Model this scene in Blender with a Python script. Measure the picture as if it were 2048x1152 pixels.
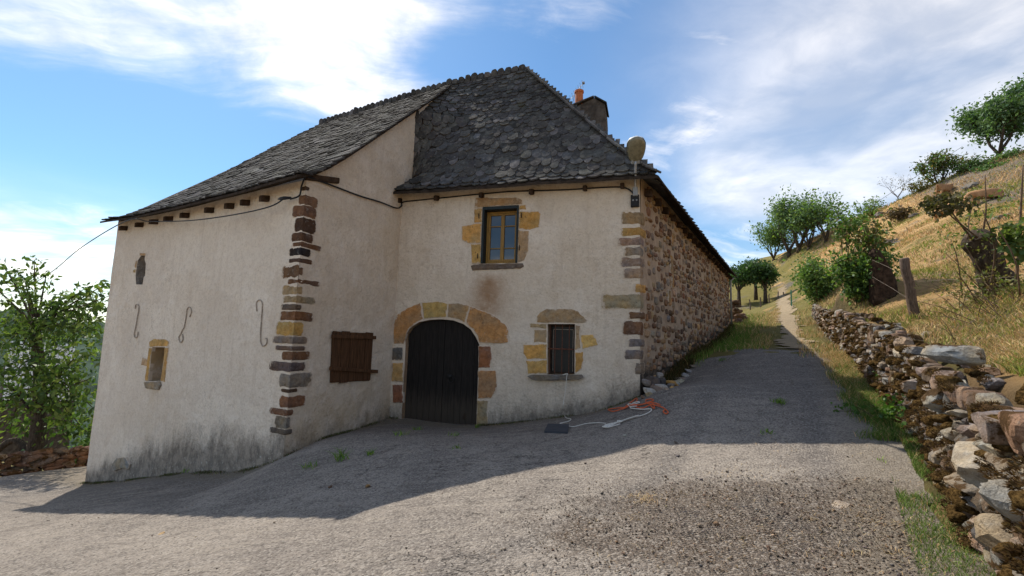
import bpy, bmesh, math, random
import numpy as np
from mathutils import Vector, Matrix, noise
from mathutils.geometry import delaunay_2d_cdt

for o in list(bpy.data.objects): bpy.data.objects.remove(o)
scn = bpy.context.scene
COL = scn.collection
rnd = random.Random(7)
npr = np.random.RandomState(11)
pi = math.pi

# ------------------------------------------------------------------ camera
FOC = 900.0                       # focal length in pixels of a 2048 px wide picture
TH = math.atan(FOC / 8230); PH = math.radians(1.74)
EYE = np.array([0, 0, 1.6])
fw = np.array([0, math.cos(TH), math.sin(TH)])
r0 = np.array([1., 0, 0]); u0 = np.array([0, -math.sin(TH), math.cos(TH)])
CR = math.cos(PH) * r0 + math.sin(PH) * u0
CU = -math.sin(PH) * r0 + math.cos(PH) * u0
cam = bpy.data.cameras.new('camera'); camo = bpy.data.objects.new('camera', cam); COL.objects.link(camo)
M = Matrix.Identity(4)
for i in range(3):
    M[i][0] = CR[i]; M[i][1] = CU[i]; M[i][2] = -fw[i]; M[i][3] = EYE[i]
camo.matrix_world = M
cam.sensor_width = 36; cam.lens = FOC / 2048 * 36
cam.clip_start = 0.05; cam.clip_end = 6000
scn.camera = camo

# ------------------------------------------------------------------ light
SUN = Vector((-0.52, 0.714, 1.06)).normalized()
EL = math.asin(SUN.z); AZ = math.atan2(SUN.x, SUN.y)      # azimuth from +Y towards +X
sun = bpy.data.lights.new('sun', 'SUN'); suno = bpy.data.objects.new('sun', sun); COL.objects.link(suno)
sun.energy = 2.0; sun.angle = math.radians(0.55); sun.color = (1.0, 0.93, 0.82)
suno.rotation_mode = 'QUATERNION'; suno.rotation_quaternion = SUN.to_track_quat('Z', 'Y')
suno.location = (-20, 30, 40)
SKY_STRENGTH = 0.15
EXPOSURE = 1.50
scn.view_settings.view_transform = 'Standard'; scn.view_settings.look = 'None'
scn.view_settings.exposure = EXPOSURE; scn.view_settings.gamma = 1.0
scn.view_settings.use_curve_mapping = False
scn.cycles.max_bounces = 6; scn.cycles.diffuse_bounces = 4; scn.cycles.glossy_bounces = 2; scn.cycles.transmission_bounces = 2
scn.render.resolution_x = 1024; scn.render.resolution_y = 576

# ------------------------------------------------------------------ node helper
class NT:
    def __init__(s, tree):
        s.t = tree; tree.nodes.clear()
    def n(s, typ, ins=None, **props):
        x = s.t.nodes.new(typ)
        for k, v in props.items(): setattr(x, k, v)
        if ins:
            for k, v in ins.items(): s.set(x.inputs[k], v)
        return x
    def set(s, inp, v):
        if hasattr(v, 'is_output') or isinstance(v, bpy.types.NodeSocket): s.t.links.new(v, inp)
        else:
            try: inp.default_value = v
            except Exception: inp.default_value = (v[0], v[1], v[2], 1.0)
    def math(s, op, a, b=0.0, clamp=False):
        x = s.n('ShaderNodeMath', {0: a, 1: b}, operation=op); x.use_clamp = clamp
        return x.outputs[0]
    def noise(s, scale, detail=4, rough=0.55, vec=None, dist=0.0, dim='3D'):
        x = s.n('ShaderNodeTexNoise', {'Scale': scale, 'Detail': detail, 'Roughness': rough, 'Distortion': dist})
        if vec is not None: s.set(x.inputs['Vector'], vec)
        return x.outputs['Fac']
    def ramp(s, fac, a, b, lo=0.0, hi=1.0):
        x = s.n('ShaderNodeMapRange', {0: fac, 1: a, 2: b, 3: lo, 4: hi}); x.interpolation_type = 'SMOOTHSTEP'
        return x.outputs[0]
    def mix(s, fac, a, b, blend='MIX'):
        x = s.n('ShaderNodeMix', data_type='RGBA', blend_type=blend)
        s.set(x.inputs[0], fac); s.set(x.inputs[6], c4(a)); s.set(x.inputs[7], c4(b))
        return x.outputs[2]
    def obj(s): return s.n('ShaderNodeTexCoord').outputs['Object']
    def pos(s): return s.n('ShaderNodeNewGeometry').outputs['Position']
    def map(s, vec, scale=(1, 1, 1), rot=(0, 0, 0), loc=(0, 0, 0)):
        return s.n('ShaderNodeMapping', {'Vector': vec, 'Scale': scale, 'Rotation': rot, 'Location': loc}).outputs[0]
    def attr(s, name='tint'): return s.n('ShaderNodeAttribute', attribute_name=name)
    def bump(s, h, strength=0.5, dist=0.02, normal=None):
        x = s.n('ShaderNodeBump', {'Height': h, 'Strength': strength, 'Distance': dist})
        if normal is not None: s.set(x.inputs['Normal'], normal)
        return x.outputs[0]
    def out(s, shader, sock='Surface'):
        o = s.n('ShaderNodeOutputMaterial'); s.t.links.new(shader, o.inputs[sock])
    def principled(s, col, rough=0.85, normal=None, metal=0.0, spec=0.3, **kw):
        p = s.n('ShaderNodeBsdfPrincipled', {'Roughness': rough, 'Metallic': metal, 'Specular IOR Level': spec})
        s.set(p.inputs['Base Color'], c4(col))
        if normal is not None: s.set(p.inputs['Normal'], normal)
        for k, v in kw.items(): s.set(p.inputs[k], v)
        return p.outputs[0]
def c4(c):
    if isinstance(c, (tuple, list)) and len(c) == 3: return (c[0], c[1], c[2], 1.0)
    return c
MATS = {}
def material(name):
    def deco(fn):
        m = bpy.data.materials.new(name); m.use_nodes = True
        t = NT(m.node_tree); fn(t); MATS[name] = m
        return fn
    return deco

# ------------------------------------------------------------------ world: nishita sky with cirrus and cumulus
def ray(px, py): return FOC * fw + (px - 1024) * CR - (py - 576) * CU
def at(px, py, Y):
    d = ray(px, py); return EYE + d * (Y / d[1])
def atz(px, py, z):
    d = ray(px, py); return EYE + d * ((z - 1.6) / d[2])
def cloudq(px, py):
    d = ray(px, py); d = d / np.linalg.norm(d); return d[:2] / (d[2] + 0.15)

w = bpy.data.worlds.new('World'); scn.world = w; w.use_nodes = True
t = NT(w.node_tree)
sky = t.n('ShaderNodeTexSky', sky_type='NISHITA')
sky.sun_disc = False; sky.sun_elevation = EL; sky.sun_rotation = AZ
sky.altitude = 700; sky.air_density = 1.15; sky.dust_density = 0.55; sky.ozone_density = 2.2
g = t.n('ShaderNodeTexCoord').outputs['Generated']
sep = t.n('ShaderNodeSeparateXYZ', {0: g})
den = t.math('ADD', t.math('MAXIMUM', sep.outputs[2], 0.0), 0.15)
q = t.n('ShaderNodeCombineXYZ', {0: t.math('DIVIDE', sep.outputs[0], den), 1: t.math('DIVIDE', sep.outputs[1], den), 2: 0.0}).outputs[0]
def blob(p0, p1, width, power):
    """soft elongated cloud bank between two sky positions"""
    a = cloudq(*p0); b = cloudq(*p1); c = (a + b) / 2; d = b - a; L = np.linalg.norm(d) / 2; an = math.atan2(d[1], d[0])
    v = t.n('ShaderNodeVectorMath', {0: q, 1: (c[0], c[1], 0)}, operation='SUBTRACT').outputs[0]
    v = t.n('ShaderNodeVectorRotate', {'Vector': v, 'Angle': -an}, rotation_type='Z_AXIS').outputs[0]
    v = t.n('ShaderNodeVectorMath', {0: v, 1: (1 / L, 1 / width, 1)}, operation='MULTIPLY').outputs[0]
    l = t.n('ShaderNodeVectorMath', {0: v}, operation='LENGTH').outputs['Value']
    return t.ramp(l, 0.0, 1.7, power, 0.0)
warp = t.n('ShaderNodeTexNoise', {'Vector': q, 'Scale': 1.3, 'Detail': 3})
wv = t.n('ShaderNodeVectorMath', {0: t.n('ShaderNodeVectorMath', {0: warp.outputs['Color'], 1: (.5, .5, .5)}, operation='SUBTRACT').outputs[0], 1: (.5, .5, 0)}, operation='MULTIPLY').outputs[0]
qw = t.n('ShaderNodeVectorMath', {0: q, 1: wv}, operation='ADD').outputs[0]
a0 = cloudq(100, 40); b0 = cloudq(900, 170); ang = math.atan2(b0[1] - a0[1], b0[0] - a0[0])
streak = t.n('ShaderNodeTexNoise', {'Vector': t.map(t.n('ShaderNodeVectorRotate', {'Vector': qw, 'Angle': -ang + .08}, rotation_type='Z_AXIS').outputs[0], (0.75, 2.6, 1)), 'Scale': 1.7, 'Detail': 7, 'Roughness': 0.62}).outputs['Fac']
fluff = t.n('ShaderNodeTexNoise', {'Vector': qw, 'Scale': 2.6, 'Detail': 7, 'Roughness': 0.6}).outputs['Fac']
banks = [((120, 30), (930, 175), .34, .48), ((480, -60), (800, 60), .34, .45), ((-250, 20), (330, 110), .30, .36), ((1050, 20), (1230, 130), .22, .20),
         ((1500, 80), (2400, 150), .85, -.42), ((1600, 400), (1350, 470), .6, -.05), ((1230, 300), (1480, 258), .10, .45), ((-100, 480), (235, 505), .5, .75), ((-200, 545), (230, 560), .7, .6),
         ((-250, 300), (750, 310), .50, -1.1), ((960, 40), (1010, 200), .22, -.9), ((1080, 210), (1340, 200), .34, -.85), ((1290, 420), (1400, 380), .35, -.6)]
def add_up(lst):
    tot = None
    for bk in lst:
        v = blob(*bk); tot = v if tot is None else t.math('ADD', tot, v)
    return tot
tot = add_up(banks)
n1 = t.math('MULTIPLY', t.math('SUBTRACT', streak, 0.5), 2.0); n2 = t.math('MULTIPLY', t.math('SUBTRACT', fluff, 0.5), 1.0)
dens = t.math('ADD', t.math('ADD', t.math('ADD', n1, n2), 0.42), t.math('MINIMUM', tot, 0.65))  # cloud cover added over the whole sky to brighten and whiten the shade
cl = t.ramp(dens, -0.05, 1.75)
# thin high veil
soft = t.noise(1.1, 4, .5, qw)
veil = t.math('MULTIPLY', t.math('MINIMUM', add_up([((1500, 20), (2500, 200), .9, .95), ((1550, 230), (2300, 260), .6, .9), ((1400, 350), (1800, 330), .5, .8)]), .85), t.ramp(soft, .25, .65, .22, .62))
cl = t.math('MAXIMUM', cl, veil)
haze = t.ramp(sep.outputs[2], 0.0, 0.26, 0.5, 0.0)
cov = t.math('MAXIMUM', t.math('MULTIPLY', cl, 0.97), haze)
shade = t.ramp(fluff, 0.35, 0.75)
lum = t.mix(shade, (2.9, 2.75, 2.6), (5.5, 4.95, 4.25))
skc = t.mix(1.0, sky.outputs[0], (0.23, 0.31, 0.35), 'MULTIPLY')
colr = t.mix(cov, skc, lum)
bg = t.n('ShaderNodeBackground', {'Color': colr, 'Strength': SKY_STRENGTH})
w.cycles.sampling_method = 'MANUAL'; w.cycles.sample_map_resolution = 256
wo = t.n('ShaderNodeOutputWorld'); t.t.links.new(bg.outputs[0], wo.inputs[0])

# ------------------------------------------------------------------ object helpers
WM = {}
def world_of(p): return WM.get(p.name, Matrix.Identity(4))
def attach(o, parent):
    if parent is not None:
        o.parent = parent; o.matrix_parent_inverse = world_of(parent).inverted()
def tag(o, label=None, cat=None, group=None, kind=None):
    if label: o['label'] = label
    if cat: o['category'] = cat
    if group: o['group'] = group
    if kind: o['kind'] = kind
    return o
def empty(name, loc, label, cat, group=None):
    o = bpy.data.objects.new(name, None); COL.objects.link(o); o.location = loc; o.empty_display_size = 0.2
    WM[o.name] = Matrix.Translation(Vector(loc))
    return tag(o, label, cat, group)
def mesh(name, V, F, mat, tint=None, smooth=False):
    me = bpy.data.meshes.new(name)
    V = np.asarray(V, dtype=np.float32).reshape(-1, 3)
    if isinstance(F, np.ndarray):
        k = F.shape[1]; nf = len(F)
        me.vertices.add(len(V)); me.vertices.foreach_set('co', V.ravel())
        me.loops.add(nf * k); me.loops.foreach_set('vertex_index', F.astype(np.int32).ravel())
        me.polygons.add(nf); me.polygons.foreach_set('loop_start', np.arange(0, nf * k, k, dtype=np.int32))
        me.update(calc_edges=True)
    else:
        me.from_pydata([tuple(map(float, v)) for v in V], [], F)
    if tint is not None:
        tint = np.asarray(tint, dtype=np.float32)
        if tint.ndim == 1: tint = np.tile(tint, (len(V), 1))
        c = np.zeros((len(V), 4), dtype=np.float32); c[:, :tint.shape[1]] = tint
        a = me.color_attributes.new('tint', 'FLOAT_COLOR', 'POINT'); a.data.foreach_set('color', c.ravel())
    if smooth: me.polygons.foreach_set('use_smooth', np.ones(len(me.polygons), dtype=bool))
    me.materials.append(MATS[mat]); me.update()
    return me
def add(name, me, parent=None, mw=None):
    o = bpy.data.objects.new(name, me); COL.objects.link(o)
    attach(o, parent)
    if mw is not None: o.matrix_basis = mw
    return o
def part(name, V, F, mat, parent=None, tint=None, smooth=False, kind=None):
    o = add(name, mesh(name, V, F, mat, tint, smooth), parent)
    if kind: o['kind'] = kind
    return o
class MB:
    """collects shapes for one mesh"""
    def __init__(s): s.V = []; s.F = []; s.T = []
    def add(s, V, F, tint=(1, 1, 1)):
        b = len(s.V); s.V += [tuple(v) for v in V]; s.F += [tuple(i + b for i in f) for f in F]; s.T += [tuple(tint)] * len(V)
    def build(s, name, mat, parent=None, smooth=False, kind=None):
        return part(name, s.V, s.F, mat, parent, np.array(s.T), smooth, kind)
def box(c, ex, ey, ez, bev=0.0):
    """box from centre and three half-axis vectors, edges bevelled"""
    c = np.asarray(c, float); A = [np.asarray(v, float) for v in (ex, ey, ez)]
    if bev <= 0:
        V = [c + A[0] * i + A[1] * j + A[2] * k for i in (-1, 1) for j in (-1, 1) for k in (-1, 1)]
        F = [(0, 1, 3, 2), (4, 6, 7, 5), (0, 4, 5, 1), (2, 3, 7, 6), (0, 2, 6, 4), (1, 5, 7, 3)]
        return V, F
    bm = bmesh.new(); vs = bmesh.ops.create_cube(bm, size=2)['verts']
    L = [np.linalg.norm(a) for a in A]
    for v in vs: v.co = Vector((v.co.x * L[0], v.co.y * L[1], v.co.z * L[2]))
    bmesh.ops.bevel(bm, geom=list(bm.edges), offset=min(bev, min(L) * .8), segments=1, affect='EDGES', profile=.5)
    U = [a / l for a, l in zip(A, L)]
    V = [c + U[0] * v.co.x + U[1] * v.co.y + U[2] * v.co.z for v in bm.verts]
    bm.verts.index_update(); F = [tuple(v.index for v in f.verts) for f in bm.faces]; bm.free()
    return V, F
def tube(P, r, n=6, cap=True):
    P = [np.asarray(p, float) for p in P]; R = r if hasattr(r, '__len__') else [r] * len(P)
    V = []; F = []; up = np.array([0.13, 0.07, 1.0])
    prev = None
    for i, p in enumerate(P):
        d = P[min(i + 1, len(P) - 1)] - P[max(i - 1, 0)]; d = d / (np.linalg.norm(d) + 1e-9)
        if prev is None:
            x = np.cross(d, up); x = x if np.linalg.norm(x) > .05 else np.cross(d, [1, 0, 0])
        else: x = prev - d * (prev @ d)
        x = x / (np.linalg.norm(x) + 1e-9); prev = x; y = np.cross(d, x)
        for k in range(n):
            a = 2 * pi * k / n; V.append(p + (x * math.cos(a) + y * math.sin(a)) * R[i])
    for i in range(len(P) - 1):
        for k in range(n):
            a = i * n + k; b = i * n + (k + 1) % n; F.append((a, b, b + n, a + n))
    if cap: F.append(tuple(range(n))[::-1]); F.append(tuple((len(P) - 1) * n + k for k in range(n)))
    return V, F
def smooth_path(P, k=6):
    P = [np.asarray(p, float) for p in P]; out = []
    for i in range(len(P) - 1):
        p0 = P[max(i - 1, 0)]; p1 = P[i]; p2 = P[i + 1]; p3 = P[min(i + 2, len(P) - 1)]
        for j in range(k):
            u = j / k
            out.append(.5 * ((2 * p1) + (-p0 + p2) * u + (2 * p0 - 5 * p1 + 4 * p2 - p3) * u * u + (-p0 + 3 * p1 - 3 * p2 + p3) * u ** 3))
    out.append(P[-1]); return out
def nz(x, y, z=0.0): return noise.noise(Vector((x, y, z)))

# ------------------------------------------------------------------ materials
@material('plaster')
def _(t):
    p = t.pos(); a = t.n('ShaderNodeSeparateColor', {0: t.attr().outputs['Color']})
    big = t.noise(0.55, 5, .6, p); mid = t.noise(3.0, 6, .6, p); fine = t.noise(26, 5, .65, p)
    c = t.mix(t.ramp(big, .35, .68), (.72, .620, .505), (.80, .710, .600))
    c = t.mix(t.math('MULTIPLY', t.ramp(mid, .45, .78), .40), c, (.56, .455, .36))
    c = t.mix(t.math('MULTIPLY', t.ramp(t.noise(11, 6, .7, p), .46, .70), .38), c, (.47, .375, .285))
    c = t.mix(t.math('MULTIPLY', t.ramp(fine, .48, .70), .55), c, (.44, .345, .255))
    c = t.mix(t.math('MULTIPLY', t.ramp(t.noise(90, 3, .6, p), .56, .72), .30), c, (.38, .295, .22))
    # run-off streaks below eaves and sills
    st = t.noise(1.0, 7, .65, t.map(p, (8, 8, .7)))
    c = t.mix(t.math('MULTIPLY', t.ramp(st, .50, .74), .34), c, (.45, .35, .265))
    # old repairs and hairline cracks
    pv = t.n('ShaderNodeTexVoronoi', {'Vector': t.n('ShaderNodeVectorMath', {0: t.map(p, (.45, .45, .6)), 1: t.n('ShaderNodeTexNoise', {'Vector': p, 'Scale': 1.6, 'Detail': 5.0}).outputs['Color']}, operation='ADD').outputs[0], 'Scale': 1.0}); pr = t.n('ShaderNodeSeparateColor', {0: pv.outputs['Color']}).outputs[0]
    c = t.mix(t.math('MULTIPLY', t.ramp(pr, .55, .60), .22), c, (.60, .52, .44))
    c = t.mix(t.math('MULTIPLY', t.ramp(pr, .30, .25), .20), c, (.80, .72, .62))
    ck = t.math('ABSOLUTE', t.math('SUBTRACT', t.noise(.8, 7, .62, t.map(p, loc=(4, 1, 6))), .5))
    c = t.mix(t.math('MULTIPLY', t.math('MULTIPLY', t.ramp(ck, .0045, .0), t.ramp(t.noise(.7, 3, .5, t.map(p, loc=(1, 9, 3))), .50, .60)), .45), c, (.22, .17, .13))
    # warm patches
    wn = t.noise(1.7, 5, .6, t.map(p, (1, 1, 1), loc=(9, 3, 1)))
    c = t.mix(t.math('MULTIPLY', a.outputs[2], t.ramp(wn, .25, .6)), c, (.46, .33, .17))
    # rust coloured wash
    rn = t.noise(5.0, 6, .65, p)
    c = t.mix(t.math('MULTIPLY', a.outputs[1], t.ramp(rn, .0, .60)), c, (.37, .235, .14))
    # dark mould and splash dirt at the foot of the walls; painted shade in the loophole
    dn = t.math('ADD', t.math('MULTIPLY', t.noise(2.2, 8, .7, t.map(p, (1, 1, .5))), 1.1), t.math('MULTIPLY', fine, .35))
    gr = t.ramp(t.math('ADD', a.outputs[0], t.math('MULTIPLY', t.math('SUBTRACT', dn, .72), 1.3)), .25, 1.0)
    dk = t.mix(t.ramp(t.noise(7, 8, .75, t.map(p, (1, 1, .6))), .40, .62), (.045, .039, .035), (.24, .205, .17))
    c = t.mix(t.math('MULTIPLY', gr, .78), c, dk)
    lich = t.math('MULTIPLY', t.ramp(t.noise(24, 4, .6, p), .60, .68), t.ramp(a.outputs[0], .75, 1.15))
    c = t.mix(lich, c, (.50, .48, .43))
    h = t.math('ADD', t.math('MULTIPLY', t.noise(20, 6, .7, p), 1.0), t.math('MULTIPLY', t.noise(4, 3, .5, p), 2.2))
    t.out(t.principled(c, .95, t.bump(h, .8, .03), spec=.12))
def stone_mat(name, lichen=.25, bumpd=.03, moss=0.0, dark=.55, smear=False):
    @material(name)
    def _(t):
        p = t.pos(); at_ = t.attr(); tc = at_.outputs['Color']; hv = t.noise(2.7, 4, .6, p)
        tc = t.mix(1.0, tc, t.mix(t.ramp(hv, .3, .7), (1.18, 1.02, .80), (.84, .92, 1.06)), 'MULTIPLY')
        m1 = t.noise(9, 8, .7, p); m2 = t.noise(38, 6, .65, p)
        c = t.mix(t.ramp(m1, .35, .70), tc, t.mix(1.0, tc, (dark, dark * .95, dark * .9), 'MULTIPLY'))
        c = t.mix(t.math('MULTIPLY', t.ramp(m2, .5, .72), .5), c, t.mix(1.0, tc, (1.35, 1.32, 1.25), 'MULTIPLY'))
        c = t.mix(t.math('MULTIPLY', t.ramp(t.noise(11, 5, .7, t.map(p, loc=(4, 7, 2))), .58, .68), lichen), c, (.48, .47, .42))
        c = t.mix(t.math('MULTIPLY', t.ramp(t.noise(9, 5, .7, t.map(p, loc=(1, 2, 9))), .60, .70), .6), c, (.05, .045, .04))
        if moss:
            nrm = t.n('ShaderNodeSeparateXYZ', {0: t.n('ShaderNodeNewGeometry').outputs['Normal']}).outputs[2]
            mm = t.math('ADD', t.math('MULTIPLY', t.noise(3.6, 7, .7, p), 1.25), t.math('MULTIPLY', nrm, .04))
            mm = t.math('MULTIPLY', t.ramp(mm, .67, .75), moss)
            mc = t.mix(t.noise(40, 4, .6, p), (.040, .020, .008), (.135, .075, .028))
            c = t.mix(mm, c, mc)
        if smear:
            e = t.math('ADD', at_.outputs['Alpha'], t.math('MULTIPLY', t.math('SUBTRACT', t.noise(13, 6, .7, p), .5), 1.5))
            c = t.mix(t.math('MULTIPLY', t.ramp(e, .60, .80), .92), c, t.mix(m1, (.50, .405, .31), (.72, .605, .485)))
        h = t.math('ADD', t.noise(16, 9, .75, p), t.math('MULTIPLY', t.noise(70, 4, .65, p), .5))
        t.out(t.principled(c, .95, t.bump(h, 1.0, bumpd), spec=.08))
stone_mat('dressed_stone', .18, .014, dark=.62, smear=True)
stone_mat('rubble', .3, .03, smear=True)
stone_mat('dry_stone', .45, .04, moss=.95)
@material('mortar')
def _(t):
    p = t.pos(); m = t.noise(3, 7, .65, p); a = t.n('ShaderNodeSeparateColor', {0: t.attr().outputs['Color']})
    c = t.mix(t.ramp(m, .3, .7), (.52, .395, .285), (.36, .265, .19))
    c = t.mix(t.ramp(t.math('ADD', a.outputs[0], t.math('SUBTRACT', t.noise(4, 6, .7, p), .5)), .35, .85), c, (.07, .058, .048))
    t.out(t.principled(c, .95, t.bump(t.noise(24, 7, .7, p), .9, .04), spec=.1))
@material('slate')
def _(t):
    p = t.pos(); tc = t.attr().outputs['Color']
    c = t.mix(t.ramp(t.noise(9, 6, .65, p), .38, .68), t.mix(1.0, tc, (.62, .62, .64), 'MULTIPLY'), tc)
    c = t.mix(t.math('MULTIPLY', t.ramp(t.noise(17, 5, .7, t.map(p, loc=(3, 1, 5))), .57, .68), .55), c, (.26, .255, .235))
    c = t.mix(t.math('MULTIPLY', t.ramp(t.noise(2.2, 6, .7, t.map(p, loc=(8, 1, 5))), .60, .74), .5), c, (.10, .095, .045))
    t.out(t.principled(c, .92, t.bump(t.noise(38, 6, .7, p), .8, .014), spec=.06))
def plain(name, col, rough=.7, metal=0., spec=.3, var=.35, scale=12, bumpd=.004, stretch=(1, 1, 1)):
    @material(name)
    def _(t):
        p = t.map(t.pos(), stretch); n1 = t.noise(scale, 6, .65, p)
        c = t.mix(t.ramp(n1, .3, .72), tuple(x * (1 - var) for x in col), tuple(min(1, x * (1 + var * .6)) for x in col))
        t.out(t.principled(c, rough, t.bump(t.noise(scale * 3, 5, .65, p), .5, bumpd), metal, spec))
@material('door_wood')
def _(t):
    p = t.pos(); z = t.n('ShaderNodeSeparateXYZ', {0: p}).outputs[2]; gr = t.noise(5, 6, .65, t.map(p, (9, 9, .6)))
    c = t.mix(t.ramp(gr, .3, .7), (.008, .0068, .0062), (.024, .0195, .017))
    c = t.mix(t.math('MULTIPLY', t.ramp(t.math('ADD', z, t.math('MULTIPLY', gr, -.8)), .05, -.55), .55), c, (.085, .066, .048))
    c = t.mix(t.math('MULTIPLY', t.ramp(t.noise(16, 5, .7, t.map(p, (1, 1, .35))), .66, .74), .55), c, (.16, .15, .14))
    t.out(t.principled(c, .72, t.bump(gr, .6, .006), spec=.2))
plain('shutter_wood', (.105, .052, .026), .85, var=.55, scale=4, stretch=(14, 14, .7), spec=.15)
plain('beam_wood', (.062, .040, .027), .9, var=.5, scale=8, spec=.1)
plain('window_wood', (.30, .165, .030), .5, var=.35, scale=5, stretch=(10, 10, .8), spec=.4)
plain('green_paint', (.012, .020, .022), .5, var=.4)
plain('rusty_iron', (.135, .050, .028), .85, var=.5, scale=30)
plain('grey_iron', (.42, .35, .28), .85, var=.4, scale=30)
plain('black_iron', (.014, .013, .013), .55, var=.4)
plain('cable', (.012, .013, .017), .5, var=.2)
plain('galvanised', (.33, .35, .38), .45, metal=.6, var=.3)
plain('zinc', (.42, .44, .46), .5, metal=.4, var=.3)
plain('grey_plastic', (.30, .31, .32), .5, var=.2)
plain('lamp_shell', (.62, .66, .66), .4, var=.2)
plain('terracotta', (.50, .16, .06), .8, var=.3)
plain('white_rope', (.66, .63, .57), .9, var=.25, scale=60)
plain('orange_rope', (.62, .13, .05), .85, var=.25, scale=60)
plain('slate_slab', (.045, .050, .062), .7, var=.3)
plain('green_gate', (.05, .22, .15), .6, var=.3)
plain('corrugated', (.44, .45, .45), .55, metal=.3, var=.35)
plain('bark', (.085, .066, .050), .95, var=.55, scale=7, bumpd=.03, stretch=(3, 3, .8), spec=.08)
plain('grey_bark', (.16, .135, .11), .95, var=.6, scale=6, bumpd=.03, stretch=(3, 3, .9), spec=.08)
plain('post_wood', (.17, .125, .098), .92, var=.5, scale=5, stretch=(9, 9, .6), bumpd=.015, spec=.1)
plain('twig', (.15, .10, .065), .9, var=.4, scale=9)
plain('cow_fur', (.40, .215, .10), .85, var=.25, scale=4)
plain('dark', (.010, .009, .008), .95, var=.2, spec=.05)
plain('roof_board', (.050, .038, .030), .95, var=.5, scale=8, spec=.05)
plain('dark_rock', (.062, .040, .027), .95, var=.6, scale=7, bumpd=.05, spec=.1)
plain('chimney_render', (.10, .083, .068), .95, var=.5, scale=5, bumpd=.02, spec=.1)
plain('hill_wood', (.075, .105, .078), .95, var=.5, scale=.06, bumpd=2.0, spec=.0)  # paler grey-green: distance haze is put into the colour
@material('lamp_lens')
def _(t):
    c = t.mix(t.ramp(t.noise(18, 5, .6, t.pos()), .3, .7), (.15, .135, .085), (.25, .23, .155))
    t.out(t.principled(c, .35, None, spec=.5))
@material('moss')
def _(t):
    p = t.pos(); n1 = t.noise(45, 6, .7, p)
    c = t.mix(t.ramp(n1, .35, .68), (.028, .017, .007), t.mix(t.noise(5, 4, .6, p), (.15, .082, .030), (.17, .115, .045)))
    t.out(t.principled(c, 1.0, t.bump(n1, 1.0, .03), spec=.0))
@material('pane')
def _(t):
    t.out(t.principled((.035, .048, .068), .04, t.bump(t.noise(3, 2, .5, t.pos()), .05, .01), spec=.9))
@material('dark_pane')  # near-black dull glass: the unlit room is put into its colour
def _(t):
    t.out(t.principled(t.mix(t.noise(4, 5, .6, t.pos()), (.012, .012, .013), (.035, .034, .032)), .35, None, spec=.2))
@material('leaf')
def _(t):
    c = t.attr().outputs['Color']
    d = t.n('ShaderNodeBsdfPrincipled', {'Base Color': c, 'Roughness': .55, 'Specular IOR Level': .3}).outputs[0]
    tr = t.n('ShaderNodeBsdfTranslucent', {'Color': t.mix(1.0, c, (1.25, 1.35, .7), 'MULTIPLY')}).outputs[0]
    t.out(t.n('ShaderNodeMixShader', {0: .35, 1: d, 2: tr}).outputs[0])
@material('blade')
def _(t):
    c = t.attr().outputs['Color']
    d = t.n('ShaderNodeBsdfPrincipled', {'Base Color': c, 'Roughness': .75, 'Specular IOR Level': .15}).outputs[0]
    tr = t.n('ShaderNodeBsdfTranslucent', {'Color': c}).outputs[0]
    t.out(t.n('ShaderNodeMixShader', {0: .28, 1: d, 2: tr}).outputs[0])
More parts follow.
